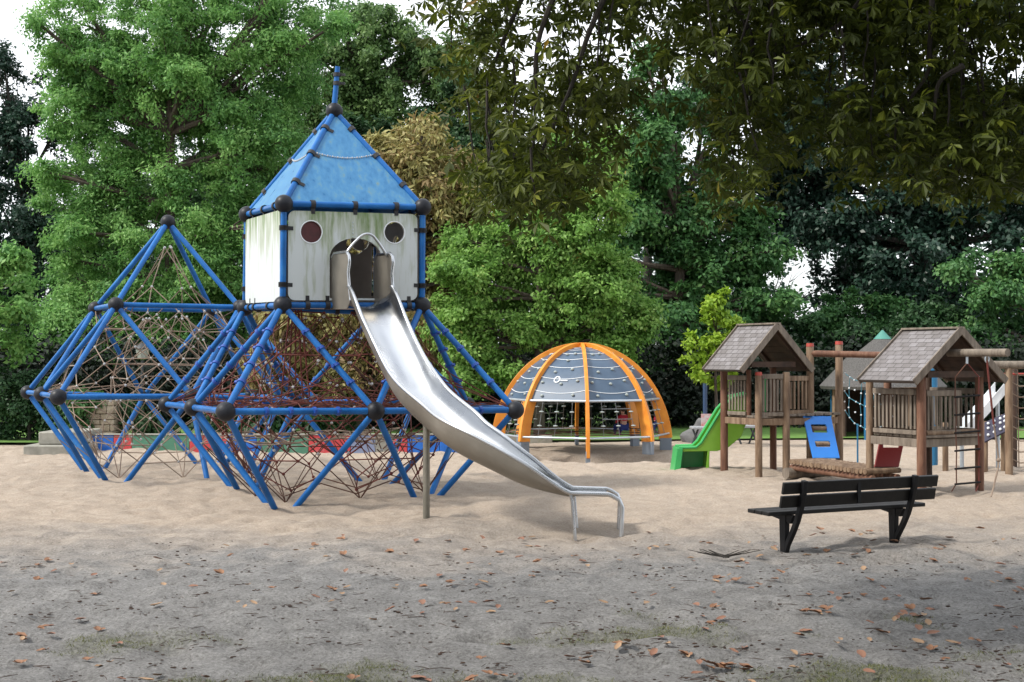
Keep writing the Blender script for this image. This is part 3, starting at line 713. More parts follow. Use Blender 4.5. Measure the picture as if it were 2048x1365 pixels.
MB().lathe(DC + Vector((0, 0, DH - .09)), [(.16, 0), (.18, .06), (.1, .12)], 16).build('top_cap', M['orange'], dome)
dn = MB()
for k in (2, 4):
    rr_ = DR * .93 * k / 4.4; dn.path([DC + Vector((rr_ * math.cos(t), rr_ * math.sin(t), .42)) for t in np.linspace(0, 2 * PI, 16, endpoint=False)], .01, 4, closed=True)
for a in range(8): dn.tube(DC + Vector((0, 0, .42)), dpt(tL, a * PI / 4), .01, 4)
dn.build('seat_net', M['rope_dark'], dome)
# ------------------------------------------------------------------ two small children in red sitting on the dome's net
def person(x, y, z, face, label, hgt=1.0):
    root = thing('person', label, 'person', (x, y, z))
    c, s_ = math.cos(face), math.sin(face)
    def P(a, b, h): return (x + (a * c - b * s_) * hgt, y + (a * s_ + b * c) * hgt, z + h * hgt)     # b forward
    J = {'pel': (P(0, 0, .09), .095), 'wai': (P(0, .02, .2), .085), 'che': (P(0, .03, .34), .095), 'nek': (P(0, .04, .44), .035), 'jaw': (P(0, .055, .5), .06), 'hed': (P(0, .04, .58), .075), 'crn': (P(0, .03, .64), .05)}
    E_ = [('pel', 'wai'), ('wai', 'che'), ('che', 'nek'), ('nek', 'jaw'), ('jaw', 'hed'), ('hed', 'crn')]
    for n_, sg in (('l', -1), ('r', 1)):
        J.update({'sh' + n_: (P(.11 * sg, .03, .39), .042), 'el' + n_: (P(.16 * sg, .09, .24), .033), 'wr' + n_: (P(.1 * sg, .24, .2), .022), 'ha' + n_: (P(.09 * sg, .3, .19), .02),
                  'hp' + n_: (P(.06 * sg, .02, .08), .065), 'kn' + n_: (P(.09 * sg, .3, .12), .05), 'an' + n_: (P(.09 * sg, .33, -.14), .032), 'to' + n_: (P(.09 * sg, .42, -.17), .026)})
        E_ += [('che', 'sh' + n_), ('sh' + n_, 'el' + n_), ('el' + n_, 'wr' + n_), ('wr' + n_, 'ha' + n_), ('pel', 'hp' + n_), ('hp' + n_, 'kn' + n_), ('kn' + n_, 'an' + n_), ('an' + n_, 'to' + n_)]
    def skin(name, keys, m, grow=0, parent=root):
        ks = list(keys); me = bpy.data.meshes.new(name); me.from_pydata([tuple(Vector(J[k][0]) - Vector((x, y, z))) for k in ks], [(ks.index(a), ks.index(b)) for a, b in E_ if a in ks and b in ks], [])
        o = link(bpy.data.objects.new(name, me)); o.parent = parent; o.modifiers.new('skin', 'SKIN'); me.materials.append(m)
        for i, k in enumerate(ks): r_ = J[k][1] * hgt + grow; me.skin_vertices[0].data[i].radius = (r_, r_)
        me.skin_vertices[0].data[0].use_root = True; o.modifiers.new('sub', 'SUBSURF').levels = 1; o.modifiers['sub'].render_levels = 2; return o
    skin('body', J.keys(), M['skin'])
    skin('jacket', [k for k in J if k[:2] in ('wa', 'ch', 'sh', 'el', 'wr')], M['redcloth'], .014)
    skin('trousers', [k for k in J if k[:2] in ('pe', 'hp', 'kn', 'an')], M['bluecloth'], .012)
    MB().ball(Vector(P(0, .02, .6)), .085 * hgt, 14, 10, (1, 1, .95)).build('hair', M['hair'], root)
    return root
p1 = at(1247, 876, 30.6); person(p1.x, p1.y, .43, .5, 'small child in red jacket sitting at the middle right of the dome net', .8)
p2 = at(1322, 876, 31.3); person(p2.x, p2.y, .45, 2.6, 'small child in red jacket at the far right rib of the dome', .8)
# ------------------------------------------------------------------ park bench
bl, br_ = gr(1573, 1103), gr(1793, 1086)
bx = (br_ - bl); bx.z = 0; bw = bx.length; bx.normalize(); by = Vector((-bx.y, bx.x, 0))   # by points away from the camera (front of the seat)
bench = thing('park_bench', 'dark wooden park bench on black legs seen from behind', 'bench', ((bl.x + br_.x) / 2, (bl.y + br_.y) / 2, 0))
cb = (bl + br_) / 2 + Vector((.07, 0, 0))
def B(u, v, z): return cb + bx * u + by * v + Vector((0, 0, z))
ov = .31
for z, v in ((.715, -.145), (.565, -.105)):
    MB().obox(B(0.06, v, z), (bx, (by * 1 + Vector((0, 0, .22))), Vector((0, 0, 1)) - by * .22), (bw / 2 + ov, .02, .066)).build('back_plank', M['bench'], bench, bevel=.008)
for k in range(3): MB().obox(B(-.0, .06 + k * .135, .425), (bx, by, (0, 0, 1)), (bw / 2 + ov + .02, .062, .022)).build('seat_plank', M['bench'], bench, bevel=.008)
for s_ in (-1, 1):
    u = s_ * bw / 2; mb = MB(); wd = .027
    pr = [(-.2, .79), (-.18, .66), (-.135, .5), (-.07, .34), (.01, .2), (.11, .05), (.16, -.08)]
    poly = [B(u - wd, a - .03, z) for a, z in pr] + [B(u - wd, a + .03, z + .01) for a, z in reversed(pr)]
    mb.prism(poly, bx * 2 * wd)
    mb.prism([B(u - wd - .004, .1, .40), B(u - wd - .004, .22, .40), B(u - wd - .004, .2, -.1), B(u - wd - .004, .12, -.1)], bx * (2 * wd + .008))
    mb.prism([B(u - wd + .004, -.03, .40), B(u - wd + .004, .47, .40), B(u - wd + .004, .44, .36), B(u - wd + .004, .03, .3)], bx * (2 * wd - .008))
    mb.build('leg', M['bench_iron'], bench, smooth=False, bevel=.006)
for u in (-.0,):
    for z, v in ((.64, -.16),): MB().obox(B(u, v, z), (bx, by, (0, 0, 1)), (.022, .012, .13)).build('back_brace', M['bench_iron'], bench)
# ------------------------------------------------------------------ wooden play houses
U = Vector((.47, -.88, 0)).normalized(); W = Vector((.88, .47, 0)).normalized(); Z = Vector((0, 0, 1))
def post(root, p, z1, r=.068, m='wood', cap=None, z0=-.15):
    p = Vector(p); o = MB().path([Vector((p.x, p.y, z0)), Vector((p.x, p.y, z1 * .5)), Vector((p.x, p.y, z1 - .015)), Vector((p.x, p.y, z1))], [r, r * .98, r * .96, r * .86], 14).build('post', M[m], root)
    if cap: MB().path([Vector((p.x, p.y, z1 - .05)), Vector((p.x, p.y, z1 + .012))], [r * 1.02, r * .92], 14).build('cap', M['redcap'], o)
    return o
def railing(root, p, q, z0, z1, n, m='wood_grey'):
    p = Vector(p); q = Vector(q); a = MB(); d = (q - p)
    a.bar(p + Z * z1, q + Z * z1, .05, .09).build('top_rail', M[m], root, bevel=.006)
    MB().bar(p + Z * z0, q + Z * z0, .045, .07).build('bottom_rail', M[m], root, bevel=.006)
    s_ = MB()
    for k in range(n):
        c = p + d * ((k + .5) / n); h = R.uniform(-.01, .01); s_.obox(c + Z * ((z0 + z1) / 2), (d, d.cross(Z), Z), (min(.021, d.length / n * .3), .011, (z1 - z0) / 2 - .05 + h))
    s_.build('balusters', M[m], root, bevel=.004)
def gable(root, G, back, S_, zr, ze, th=.035, over=.0):
    r1 = G + Z * zr; r0 = G - U * back + Z * zr
    for s_ in (-1, 1):
        e1 = G + W * s_ * S_ + Z * ze; e0 = e1 - U * back; sl = (e1 - r1).normalized(); nn = U.cross(sl).normalized()
        if nn.z < 0: nn = -nn
        mb = MB().add([r1 + nn * th, r0 + nn * th, e0 + nn * th, e1 + nn * th, r1, r0, e0, e1], [(0, 1, 2, 3), (7, 6, 5, 4), (0, 3, 7, 4), (2, 1, 5, 6), (1, 0, 4, 5), (3, 2, 6, 7)])
        o = mb.build('roof', M['shingle'], root, smooth=False); me = o.data; uvl = me.uv_layers.new(name='UVMap'); lw = (e1 - r1).length
        co = {0: (back, lw), 1: (0, lw), 2: (0, 0), 3: (back, 0)}
        for pl in me.polygons:
            for li in pl.loop_indices: uvl.data[li].uv = co[me.loops[li].vertex_index % 4]
        MB().obox((r1 + e1) / 2 + nn * .012 + U * .012, (sl, U, nn), ((e1 - r1).length / 2 + .01, .013, .06)).build('barge_board', M['wood_grey'], o, bevel=.004)
        MB().obox((r0 + e0) / 2 + nn * .012 - U * .012, (sl, U, nn), ((e1 - r1).length / 2 + .01, .013, .06)).build('barge_board', M['wood_grey'], o, bevel=.004)
        un = MB()
        for k in range(7):
            c = r1 + (e1 - r1) * ((k + .5) / 7) - U * back / 2 - nn * .012; un.obox(c, (U, sl, nn), (back / 2 - .02, (e1 - r1).length / 14 - .003, .009))
        un.build('lining_boards', M['wood_dark'], o)
    MB().obox((r0 + r1) / 2 + Z * (th * 1.35), (U, W, Z), (back / 2 + .02, .07, .016)).build('ridge_board', M['wood_grey'], root, bevel=.004)
    for t in (.12, back - .1):                       # rafters and tie beam
        mb = MB()
        for s_ in (-1, 1): mb.bar(G - U * t + Z * (zr - .06), G - U * t + W * s_ * (S_ - .08) + Z * (ze + .03), .05, .09, U)
        mb.bar(G - U * t - W * (S_ * .62) + Z * (ze + .12), G - U * t + W * (S_ * .62) + Z * (ze + .12), .05, .1); mb.build('rafter', M['wood_dark'], root)
# --- left house
LG = Vector((4.85, 23.75, 0))
lh = thing('play_house', 'wooden play house on posts with green slide and blue climbing board', 'play house', (4.9, 24.1, 0))
a_ = gr(1448, 941); b_ = gr(1517, 949); c_ = gr(1546, 938); d_ = gr(1572, 948); e_ = Vector((gx(1620, 24.25), 24.25, 0)); f_ = Vector((gx(1678, 24.5), 24.5, 0))
post(lh, a_, 1.93, .072, 'wood_red'); post(lh, b_, 1.85, .066, 'wood', True); post(lh, c_, 1.93, .064, 'wood_red'); post(lh, d_, 1.86, .068, 'wood')
post(lh, e_, 2.38, .072, 'wood', True); post(lh, f_, 2.42, .072, 'wood', True)
pr_ = a_ + (b_ - a_) * .62 + W * .02; post(lh, pr_ + W * .06, 1.9, .05, 'wood_red', z0=1.0)
gable(lh, LG, 1.1, .82, 2.7, 1.88)
LZ = 1.04
dk = MB()
for k in range(9):
    t = k / 8; p = a_ + (b_ - a_) * t + W * .03; q = p + W * (1.0 + .0 * t); dk.bar(p + Z * LZ, q + Z * LZ, .115, .04)
dk.build('platform', M['wood_grey'], lh, bevel=.004)
dk = MB()
for k in range(6):
    p = d_ + (f_ - d_) * ((k + .5) / 6); dk.bar(p - U * .55 + Z * (LZ + .03), p + U * .06 + Z * (LZ + .03), .17, .04)
dk.build('landing', M['wood_grey'], lh, bevel=.004)
bm_ = MB(); 
for p, q in ((a_, b_), (b_, d_), (d_, f_), (a_, c_), (c_, e_)): bm_.bar(p + Z * (LZ - .09) + (q - p).normalized() * .05, q + Z * (LZ - .09) - (q - p).normalized() * .05, .06, .12)
bm_.build('floor_beam', M['wood'], lh, bevel=.006)
railing(lh, b_ + W * .07, d_ - W * .07, LZ + .05, 1.78, 6); railing(lh, d_ + (e_ - d_) * .1, e_ - (e_ - d_).normalized() * .07, LZ + .08, 1.74, 5, 'wood')
railing(lh, a_ + (b_ - a_) * .12, pr_ , LZ + .05, 1.75, 6); railing(lh, c_ + W * .05, e_ - W * .08, LZ + .05, 1.74, 6, 'wood')
MB().bar(pr_ + (b_ - pr_) * .25 + W * .35 + Z * 1.12, pr_ + (b_ - pr_) * .25 + W * .35 + Z * 1.78, .1, .03, U).build('slide_gate', M['green_plastic'], lh)
# blue climbing board leaning on the landing
bb = [at(1606, 832, 24.05), at(1662, 832, 24.2), at(1679, 916, 23.7), at(1626, 916, 23.55)]
def board(pts, slots, th, m, name, root):
    O = pts[3]; X = (pts[2] - pts[3]).normalized(); nrm = X.cross(pts[0] - pts[3]).normalized(); Y_ = nrm.cross(X)
    def uv(p): d = p - O; return (d.dot(X), d.dot(Y_))
    P4 = [uv(p) for p in pts]
    def bil(s, t): return tuple((P4[3][i] * (1 - s) + P4[2][i] * s) * (1 - t) + (P4[0][i] * (1 - s) + P4[1][i] * s) * t for i in (0, 1))
    hs = []
    for s0, s1, t0, t1 in slots: hs.append([bil(s0 + .03, t0), bil(s1 - .03, t0), bil(s1, t0 + .02), bil(s1, t1 - .02), bil(s1 - .03, t1), bil(s0 + .03, t1), bil(s0, t1 - .02), bil(s0, t0 + .02)])
    return holed([P4[3], P4[2], P4[1], P4[0]], hs, O, X, Y_, -th).build(name, M[m], root, smooth=False, bevel=.004)
board(bb, [(.2, .76, .26, .4), (.2, .76, .6, .8)], .03, 'blue_board', 'climbing_board', lh)
for t_ in (.31, .69):
    l_ = bb[3] * (1 - t_) + bb[0] * t_; r_ = bb[2] * (1 - t_) + bb[1] * t_; MB().tube(l_ + (r_ - l_) * .22 + Vector((0, .06, 0)), l_ + (r_ - l_) * .76 + Vector((0, .06, 0)), .042, 10).build('rung', M['wood'], lh)
# green plastic slide
gs = thing('plastic_slide', 'small green plastic slide on the left side of the wooden play house', 'slide', (3.5, 24.6, 0))
YN, YF = 24.74, 25.26                                # near and far side of the chute
side = [(3.17, .40), (3.50, .41), (3.60, .50), (3.98, 1.12), (4.2, 1.36), (4.5, 1.42), (4.5, .98), (4.36, .62), (4.12, .42), (3.9, .345), (3.2, .335)]
for y_ in (YN, YF): MB().prism([Vector((x, y_, z)) for x, z in side], (0, .03, 0)).build('side_wall', M['lime_plastic'], gs, smooth=False, bevel=.008)
bed = [(3.17, .36), (3.5, .365), (3.66, .44), (4.03, .95), (4.2, 1.07), (4.55, 1.08)]; bd = MB()
for (x0_, z0_), (x1_, z1_) in zip(bed[:-1], bed[1:]): bd.prism([Vector((x0_, YN + .03, z0_)), Vector((x1_, YN + .03, z1_)), Vector((x1_, YN + .03, z1_ - .03)), Vector((x0_, YN + .03, z0_ - .03))], (0, YF - YN - .03, 0))
bd.build('chute', M['lime_plastic'], gs, smooth=False)
for y_ in (YN + .015, YF + .015): MB().path([Vector((x, y_, z + .008)) for x, z in side[:6]], .03, 8).build('rim', M['green_plastic'], gs)
MB().prism([Vector((3.14, YN - .03, .40)), Vector((3.25, YN - .03, .40)), Vector((3.19, YN - .05, -.12)), Vector((3.06, YN - .05, -.12))], (0, YF - YN + .1, 0)).build('front_foot', M['green_plastic'], gs, smooth=False, bevel=.01)
MB().prism([Vector((3.72, YN, .36)), Vector((3.76, YN, .36)), Vector((3.74, YN - .02, -.12)), Vector((3.69, YN - .02, -.12))], (0, YF - YN + .03, 0)).build('rear_foot', M['lime_plastic'], gs, smooth=False, bevel=.006)
MB().obox((3.47, YF + .0, .12), ((1, 0, 0), (0, 1, 0), Z), (.26, .012, .24)).build('back_skirt', M['green_plastic'], gs, smooth=False)
# low log walkway between the houses
wk = thing('log_walkway', 'low walkway of half logs between the two wooden play houses', 'walkway', (5.3, 22.1, 0))
p0, p1_ = Vector((4.98, 23.25, 0)), Vector((5.78, 21.1, 0)); wz = .31; wn = W
dirw = (p1_ - p0).normalized()
for k in range(21):
    c = p0 + (p1_ - p0) * ((k + .5) / 21); MB().path([c + Z * (wz - .045 + R.uniform(-.008, .008)) - wn * .04, c + Z * (wz - .045) + wn * .72], [.044, .046], 10).build('log', M['wood'], wk)
for s_ in (.06, .6): MB().tube(p0 + wn * s_ + Z * .16 - dirw * .05, p1_ + wn * s_ + Z * .16 + dirw * .05, .055, 10).build('bearer', M['wood_red'], wk)
MB().tube(p0 - wn * .12 + Z * .06, p0 + wn * .9 + Z * .06, .1, 12).build('base_log', M['wood_grey'], wk)
MB().tube(p1_ - wn * .12 + Z * .06, p1_ + wn * .9 + Z * .06, .1, 12).build('base_log', M['wood_grey'], wk)
# --- right house
RG = Vector((7.08, 20.5, 0)); RZ = .88
rh = thing('play_house', 'nearer wooden play house with shingle roof and rope ladder behind the bench', 'play house', (6.9, 21.1, 0))
D_ = gr(1958, 978); B_ = Vector((6.42, 20.4, 0)); A_ = Vector((gx(1739, 21.4), 21.4, 0)); C_ = Vector((gx(1856, 21.95), 21.95, 0)); C2 = Vector((gx(1775, 21.55), 21.55, 0)); E2 = gr(1890, 941)
post(rh, D_, 1.9, .07, 'wood_red'); post(rh, B_, 1.86, .075, 'wood_red'); post(rh, A_, 1.86, .062, 'wood'); post(rh, C_, 1.86, .062, 'wood_dark'); post(rh, C2, 1.84, .065, 'wood_red', z0=RZ - .12); post(rh, E2, .9, .055, 'wood')
gable(rh, RG, 1.2, .99, 2.55, 1.74)
dk = MB()
for k in range(9):
    p = B_ + (A_ - B_) * (k / 8); dk.bar(p + Z * RZ + W * .02, p + W * 1.25 + Z * RZ, .125, .04)
dk.build('platform', M['wood_grey'], rh, bevel=.004); bm_ = MB()
for p, q in ((A_, B_), (B_, D_), (A_, C_), (C_, D_)): d = (q - p).normalized(); bm_.bar(p + d * .05 + Z * (RZ - .1), q - d * .05 + Z * (RZ - .1), .07, .13)
bm_.build('floor_beam', M['wood_grey'], rh, bevel=.006)
railing(rh, A_ + (B_ - A_) * .08, B_ - (B_ - A_) * .08, RZ + .06, 1.58, 11); railing(rh, B_ + W * .1, B_ + W * .85, RZ + .06, 1.56, 8); railing(rh, C_ + W * -.1, A_ + W * .1, RZ + .06, 1.58, 9, 'wood'); railing(rh, C_, D_ - (D_ - C_) * .1, RZ + .06, 1.58, 9, 'wood_grey')
MB().tube(B_ + W * .08 + Z * (RZ + .05), D_ - W * .08 + Z * (RZ + .05), .05, 12).build('front_log', M['wood'], rh)
bmA = Vector((6.95, 20.7, 2.2)); bmB = bmA + U * 1.17; MB().path([bmA, bmB], [.062, .062], 14).build('hanging_beam', M['wood_grey'], rh)
rb_ = [at(1760, 880, 21.75), at(1809, 880, 21.95), at(1797, 934, 21.7), at(1749, 934, 21.5)]
board(rb_, [(.16, .84, .72, .86)], .03, 'red_board', 'climbing_board', rh)
# rope ladder and rope hung from the beam
def hang(px): t = ((px - 1024) / F * bmA.y - bmA.x) / (U.x - (px - 1024) / F * U.y); return bmA + U * t
h1 = hang(1934) - Z * .08; ld = thing('rope_ladder', 'rope ladder with dark rungs hanging from the beam of the nearer play house', 'rope ladder', (h1.x, h1.y, 0))
MB().path([h1 + Z * .09, h1 - Z * .09], .02, 8).build('hook', M['galv'], ld)
rz = [1.82, 1.52, 1.24, .96, .68, .4, .16]; lw_ = .19
for s_ in (-1, 1):
    pts = [h1 - Z * .08] + [Vector((h1.x + s_ * lw_ + R.uniform(-.012, .012), h1.y + s_ * .03, z)) for z in rz] + [Vector((h1.x + s_ * lw_ - .06, h1.y, .03))]
    MB().path(pts, .010, 6).build('side_rope', M['rope_red'] if s_ > 0 else M['rope_dark'], ld)
for z in rz[1:]: MB().tube(Vector((h1.x - lw_ - .02, h1.y - .03, z - .015)), Vector((h1.x + lw_ + .02, h1.y + .03, z + .015)), .016, 8).build('rung', M['bench_iron'], ld)
h2 = hang(1974) - Z * .07; cr_ = thing('climbing_rope', 'single red and tan rope hanging from the end of the beam beside the rope ladder', 'rope', (h2.x, h2.y, 0))
MB().path([h2 + Vector((.03 * math.cos(t), 0, -.03 + .05 * math.sin(t))) for t in np.linspace(0, 2 * PI, 12, endpoint=False)], .010, 6, closed=True).build('shackle', M['galv'], cr_)
pts = bez([(h2.x, h2.y, h2.z - .05), (h2.x + .03, h2.y, 1.75), (h2.x + .1, h2.y, 1.1), (h2.x + .17, h2.y, .55), (h2.x + .08, h2.y - .1, .25), (h2.x - .02, h2.y - .2, .01)], 6)
MB().path([Vector(p) for p in pts[:13]], .017, 8).build('rope_top', M['rope_red'], cr_); kr = MB().path([Vector(p) for p in pts[12:]], .014, 8); kr.ball(Vector(pts[18]), .035, 8, 6); kr.build('rope_tail', M['rope_tan'], cr_)
# net bridge with its top beam between the houses
nb = thing('net_bridge', 'turquoise rope net bridge with top beam between the two play houses', 'net bridge', (6.3, 23.6, 0))
q0 = Vector((e_.x, e_.y, 2.2)); q1 = Vector((gx(1815, 23.6), 23.6, 2.16)); MB().path([q0, q1], [.06, .06], 12).build('top_beam', M['wood_red'], nb)
nr = MB(); kn = MB(); G_ = {}
for i in range(9):
    for j in range(5):
        t = i / 8; p = f_ + (C2 - f_) * t + W * .12; z = LZ + .1 + (1.0 - LZ) * t * .0 + j * .17 - .28 * 4 * t * (1 - t) * (1 - j * .12)
        G_[i, j] = Vector((p.x + R.uniform(-.02, .02), p.y, z + R.uniform(-.02, .02)))
for (i, j), p in G_.items():
    kn.ball(p, .017, 6, 4)
    if (i + 1, j) in G_ and j in (0, 2, 4): nr.tube(p, G_[i + 1, j], .007, 5)
    if (i, j + 1) in G_ and i % 2: nr.tube(p, G_[i, j + 1], .006, 5)
f2 = len(nr.f); nr.add(kn.v, kn.f); nr.build('rope_net', M['turq'], nb, m2=M['white_paint'], f2=f2)
for t in (.3, .55, .8): MB().tube(Vector((f_ + (C2 - f_) * t).to_tuple()[:2] + (LZ - .12,)) + W * .12, Vector((f_ + (C2 - f_) * t).to_tuple()[:2] + (-.05,)) + W * .12, .016, 8).build('net_post', M['turqpost'], nb)
# --- frame with rope net at the right edge
nf = thing('net_climber', 'wooden frame with horizontal log and rope net at the right edge of the sand', 'climbing frame', (9.4, 23.8, 0))
n0 = gr(2017, 948); n1 = n0 + Vector((1.5, -.2, 0)); n2 = gr(2027, 931)
post(nf, n0, 1.97, .07, 'wood'); post(nf, n1, 1.97, .07, 'wood'); post(nf, n2, 1.9, .062, 'wood_dark')
MB().path([n0 + Vector((-.3, .02, 1.99)), n1 + Vector((.4, 0, 1.99))], [.075, .075], 14).build('log_beam', M['wood_grey'], nf)
MB().path([n0 + Vector((-.15, .25, 1.82)), n0 + Vector((.5, .25, 1.82))], .02, 8).build('red_bar', M['redcap'], nf)
nr = MB()
for k in range(8):
    x = n0.x + .16 + k * .16; nr.tube(Vector((x, n0.y, 1.95)), Vector((x + .02, n0.y, .12)), .011, 5)
for k in range(9): z = .2 + k * .2; nr.path([Vector((n0.x + .05, n0.y - .02, z + .07)), Vector((n0.x + .2, n0.y, z)), Vector((n0.x + .9, n0.y, z + .03)), Vector((n1.x, n1.y, z))], .012, 5)
nr.build('rope_net', M['rope_tan'], nf)
# things behind the right house
ws = thing('plastic_slide', 'pale grey slide standing behind the nearer play house', 'slide', (8.9, 25.0, 0))
wp = bez([(gx(2000, 25), 25, 1.45), (gx(1985, 25), 24.95, 1.3), (gx(1950, 25), 24.9, .95), (gx(1905, 25), 24.8, .55)], 4)
mb = MB()
for dy in (-.25, .25): mb.prism([Vector(p) + Vector((0, dy, .2)) for p in wp] + [Vector(p) + Vector((0, dy, -.03)) for p in wp[::-1]], (0, .02, 0))
mb.prism([Vector(p) + Vector((0, -.24, 0)) for p in wp] + [Vector(p) + Vector((0, -.24, -.03)) for p in wp[::-1]], (0, .48, 0)); mb.build('chute', M['white_paint'], ws, smooth=False)
for p in (wp[2], wp[-2]): MB().tube(Vector((p[0], p[1], -.1)), Vector(p), .04, 8).build('leg', M['galv'], ws)
db = thing('climbing_board', 'dark sloping climbing board with white holds behind the nearer play house', 'climbing board', (9.2, 24.3, 0))
q4 = [at(1968, 845, 24.4), at(2012, 828, 24.4), at(2012, 862, 24.1), at(1968, 884, 24.1)]
board(q4, [], .04, 'dark_board', 'board', db)
for s_ in (.15, .42, .7, .9):
    for t in (.25, .6, .85): hb = MB(); p = (q4[3] * (1 - s_) + q4[2] * s_) * (1 - t) + (q4[0] * (1 - s_) + q4[1] * s_) * t; hb.ball(p + Vector((0, -.03, .01)), .028, 8, 5); hb.build('hold', M['white_paint'], db)
for s_ in (.1, .9): p = q4[0] * (1 - s_) + q4[1] * s_; MB().tube(Vector((p.x, p.y + .06, -.1)), p + Vector((0, .05, 0)), .045, 8).build('post', M['wood'], db)
gp2 = thing('play_post', 'blue striped play post with red cap behind the nearer play house', 'post', (gx(1866, 25.5), 25.5, 0))
pp = Vector((gx(1867, 25.5), 25.5, 0)); MB().path([pp - Z * .1, pp + Z * 1.95], .075, 12).build('pole', M['turqpost'], gp2); MB().path([pp + Z * 1.95, pp + Z * 2.0], [.09, .05], 12).build('cap', M['redcap'], gp2)
# ------------------------------------------------------------------ thatched hut
hc = Vector((gx(1765, 35), 35, 0)); hut = thing('thatched_hut', 'round hut with two tier thatched roof and teal cap behind the play houses', 'hut', hc)
MB().lathe(hc, [(1.62, 1.28), (1.66, 1.36), (.95, 2.12), (.86, 2.12), (.86, 1.28)], 28).build('lower_roof', M['thatch'], hut, angle=30)
MB().lathe(hc, [(.8, 2.06), (.84, 2.12), (.2, 2.64), (.05, 2.64)], 24).build('upper_roof', M['thatch'], hut, angle=30)
MB().lathe(hc, [(.2, 2.6), (.24, 2.62), (.02, 2.86), (.0, 2.86)], 16).build('roof_cap', M['teal'], hut)
for k in range(8):
    t = k * PI / 4 + .2; p = hc + Vector((1.4 * math.cos(t), 1.4 * math.sin(t), 0)); MB().tube(p - Z * .1, p + Z * 1.35, .05, 8).build('post', M['turqpost'] if k % 2 else M['wood'], hut)
wl = MB(); n_ = 20
for k in range(n_):
    t0 = -.5 + (PI + 1) * k / n_; t1 = -.5 + (PI + 1) * (k + 1) / n_; wl.prism([hc + Vector((1.3 * math.cos(t0), 1.3 * math.sin(t0), 0)), hc + Vector((1.3 * math.cos(t1), 1.3 * math.sin(t1), 0)), hc + Vector((1.3 * math.cos(t1), 1.3 * math.sin(t1), 1.3)), hc + Vector((1.3 * math.cos(t0), 1.3 * math.sin(t0), 1.3))], Vector((math.cos(t0), math.sin(t0), 0)) * .04)
wl.build('back_wall', M['wood_dark'], hut, smooth=False)
# ------------------------------------------------------------------ painted kerb wall, concrete steps, stone pillar, lamps and far furniture
wl = thing('painted_wall', 'low wall painted in blue, red and green sections along the sand', 'wall', (gx(550, 30), 30, 0))
segs = [(158, 231, 'pblue'), (231, 267, 'pred'), (267, 320, 'pgreen'), (320, 382, 'pgreen'), (382, 457, 'pred'), (457, 516, 'pblue'), (516, 570, 'pgreen'), (570, 619, 'pgreen'), (619, 703, 'pred'), (703, 752, 'pgrey'), (752, 787, 'concrete'), (787, 816, 'pred'), (816, 880, 'pblue'), (880, 938, 'pblue')]
for x0, x1, m in segs:
    a, b = Vector((gx(x0, 30), 30.0, 0)), Vector((gx(x1, 30), 30.0, 0)); MB().obox((a + b) / 2 + Z * .08, ((1, 0, 0), (0, 1, 0), Z), ((b.x - a.x) / 2 - .004, .12, .26)).build('painted_section', M[m], wl, bevel=.012)
MB().obox(Vector(((gx(158, 30) + gx(938, 30)) / 2, 30.0, .352)), ((1, 0, 0), (0, 1, 0), Z), ((gx(938, 30) - gx(158, 30)) / 2, .135, .012)).build('coping', M['concrete'], wl, bevel=.006)
st = thing('concrete_steps', 'two weathered concrete slabs stacked at the left end of the painted wall', 'steps', (gx(160, 29.3), 29.3, 0))
for x0, x1, z0, z1, y0, y1 in ((50, 172, -.1, .17, 28.9, 30.3), (74, 160, .172, .46, 29.1, 30.6)):
    MB().obox(((gx(x0, 29) + gx(x1, 29)) / 2, (y0 + y1) / 2, (z0 + z1) / 2), ((1, 0, 0), (0, 1, 0), Z), ((gx(x1, 29) - gx(x0, 29)) / 2, (y1 - y0) / 2, (z1 - z0) / 2)).build('slab', M['concrete'], st, bevel=.03)
sp_ = thing('stone_pillar', 'square sandstone block pillar beside ivy behind the pyramid net', 'pillar', (gx(195, 33), 33, 0)); R2 = random.Random(5)
x0, x1 = gx(142, 33), gx(240, 33); z = -.05
while z < 1.0:
    h = R2.uniform(.12, .2); x = x0
    while x < x1 - .02:
        w_ = min(R2.uniform(.22, .5), x1 - x); MB().obox((x + w_ / 2, 33 + R2.uniform(-.012, .012), z + h / 2), ((1, 0, 0), (0, 1, 0), Z), (w_ / 2 - .006, .5, h / 2 - .006)).build('stone_block', M['stone'], sp_, bevel=.015); x += w_
    z += h
def lantern(px, Y, ztop, label):
    b = Vector((gx(px, Y), Y, 0)); o = thing('street_lamp', label, 'street lamp', b)
    MB().path([b - Z * .1, b + Z * .5, b + Z * (ztop - .45)], [.07, .05, .04], 10).build('pole', M['lamp'], o)
    MB().lathe(b + Z * (ztop - .45), [(.04, 0), (.13, .05), (.19, .3), (.15, .33)], 8).build('lantern_glass', M['glass'], o)
    MB().lathe(b + Z * (ztop - .13), [(.22, 0), (.2, .03), (.08, .12), (.02, .16)], 8).build('lantern_roof', M['lamp'], o)
lantern(285, 35.5, 2.5, 'old lantern on a pole behind the pyramid rope frame')
bp = thing('pole', 'thin dark blue pole under the yellow green tree', 'pole', (gx(1410, 32.5), 32.5, 0)); MB().path([Vector((gx(1410, 32.5), 32.5, -.1)), Vector((gx(1410, 32.5), 32.5, 1.55))], .055, 10).build('shaft', M['bluepole'], bp); MB().ball((gx(1410, 32.5), 32.5, 1.56), .06, 10, 6).build('cap', M['bluepole'], bp)
rk = MB(); rk.ball((gx(1395, 33), 33, .1), .42, 22, 14, (.9, .7, 1.05))
rk.v = [(x + .09 * math.sin(z * 9 + x * 5), y, z + .1 * math.sin(x * 7 + y * 3)) for x, y, z in rk.v]
tag(rk.build('boulder', M['rock'], loc=(gx(1397, 33), 33, 0)), 'grey boulder behind the green slide', 'boulder')
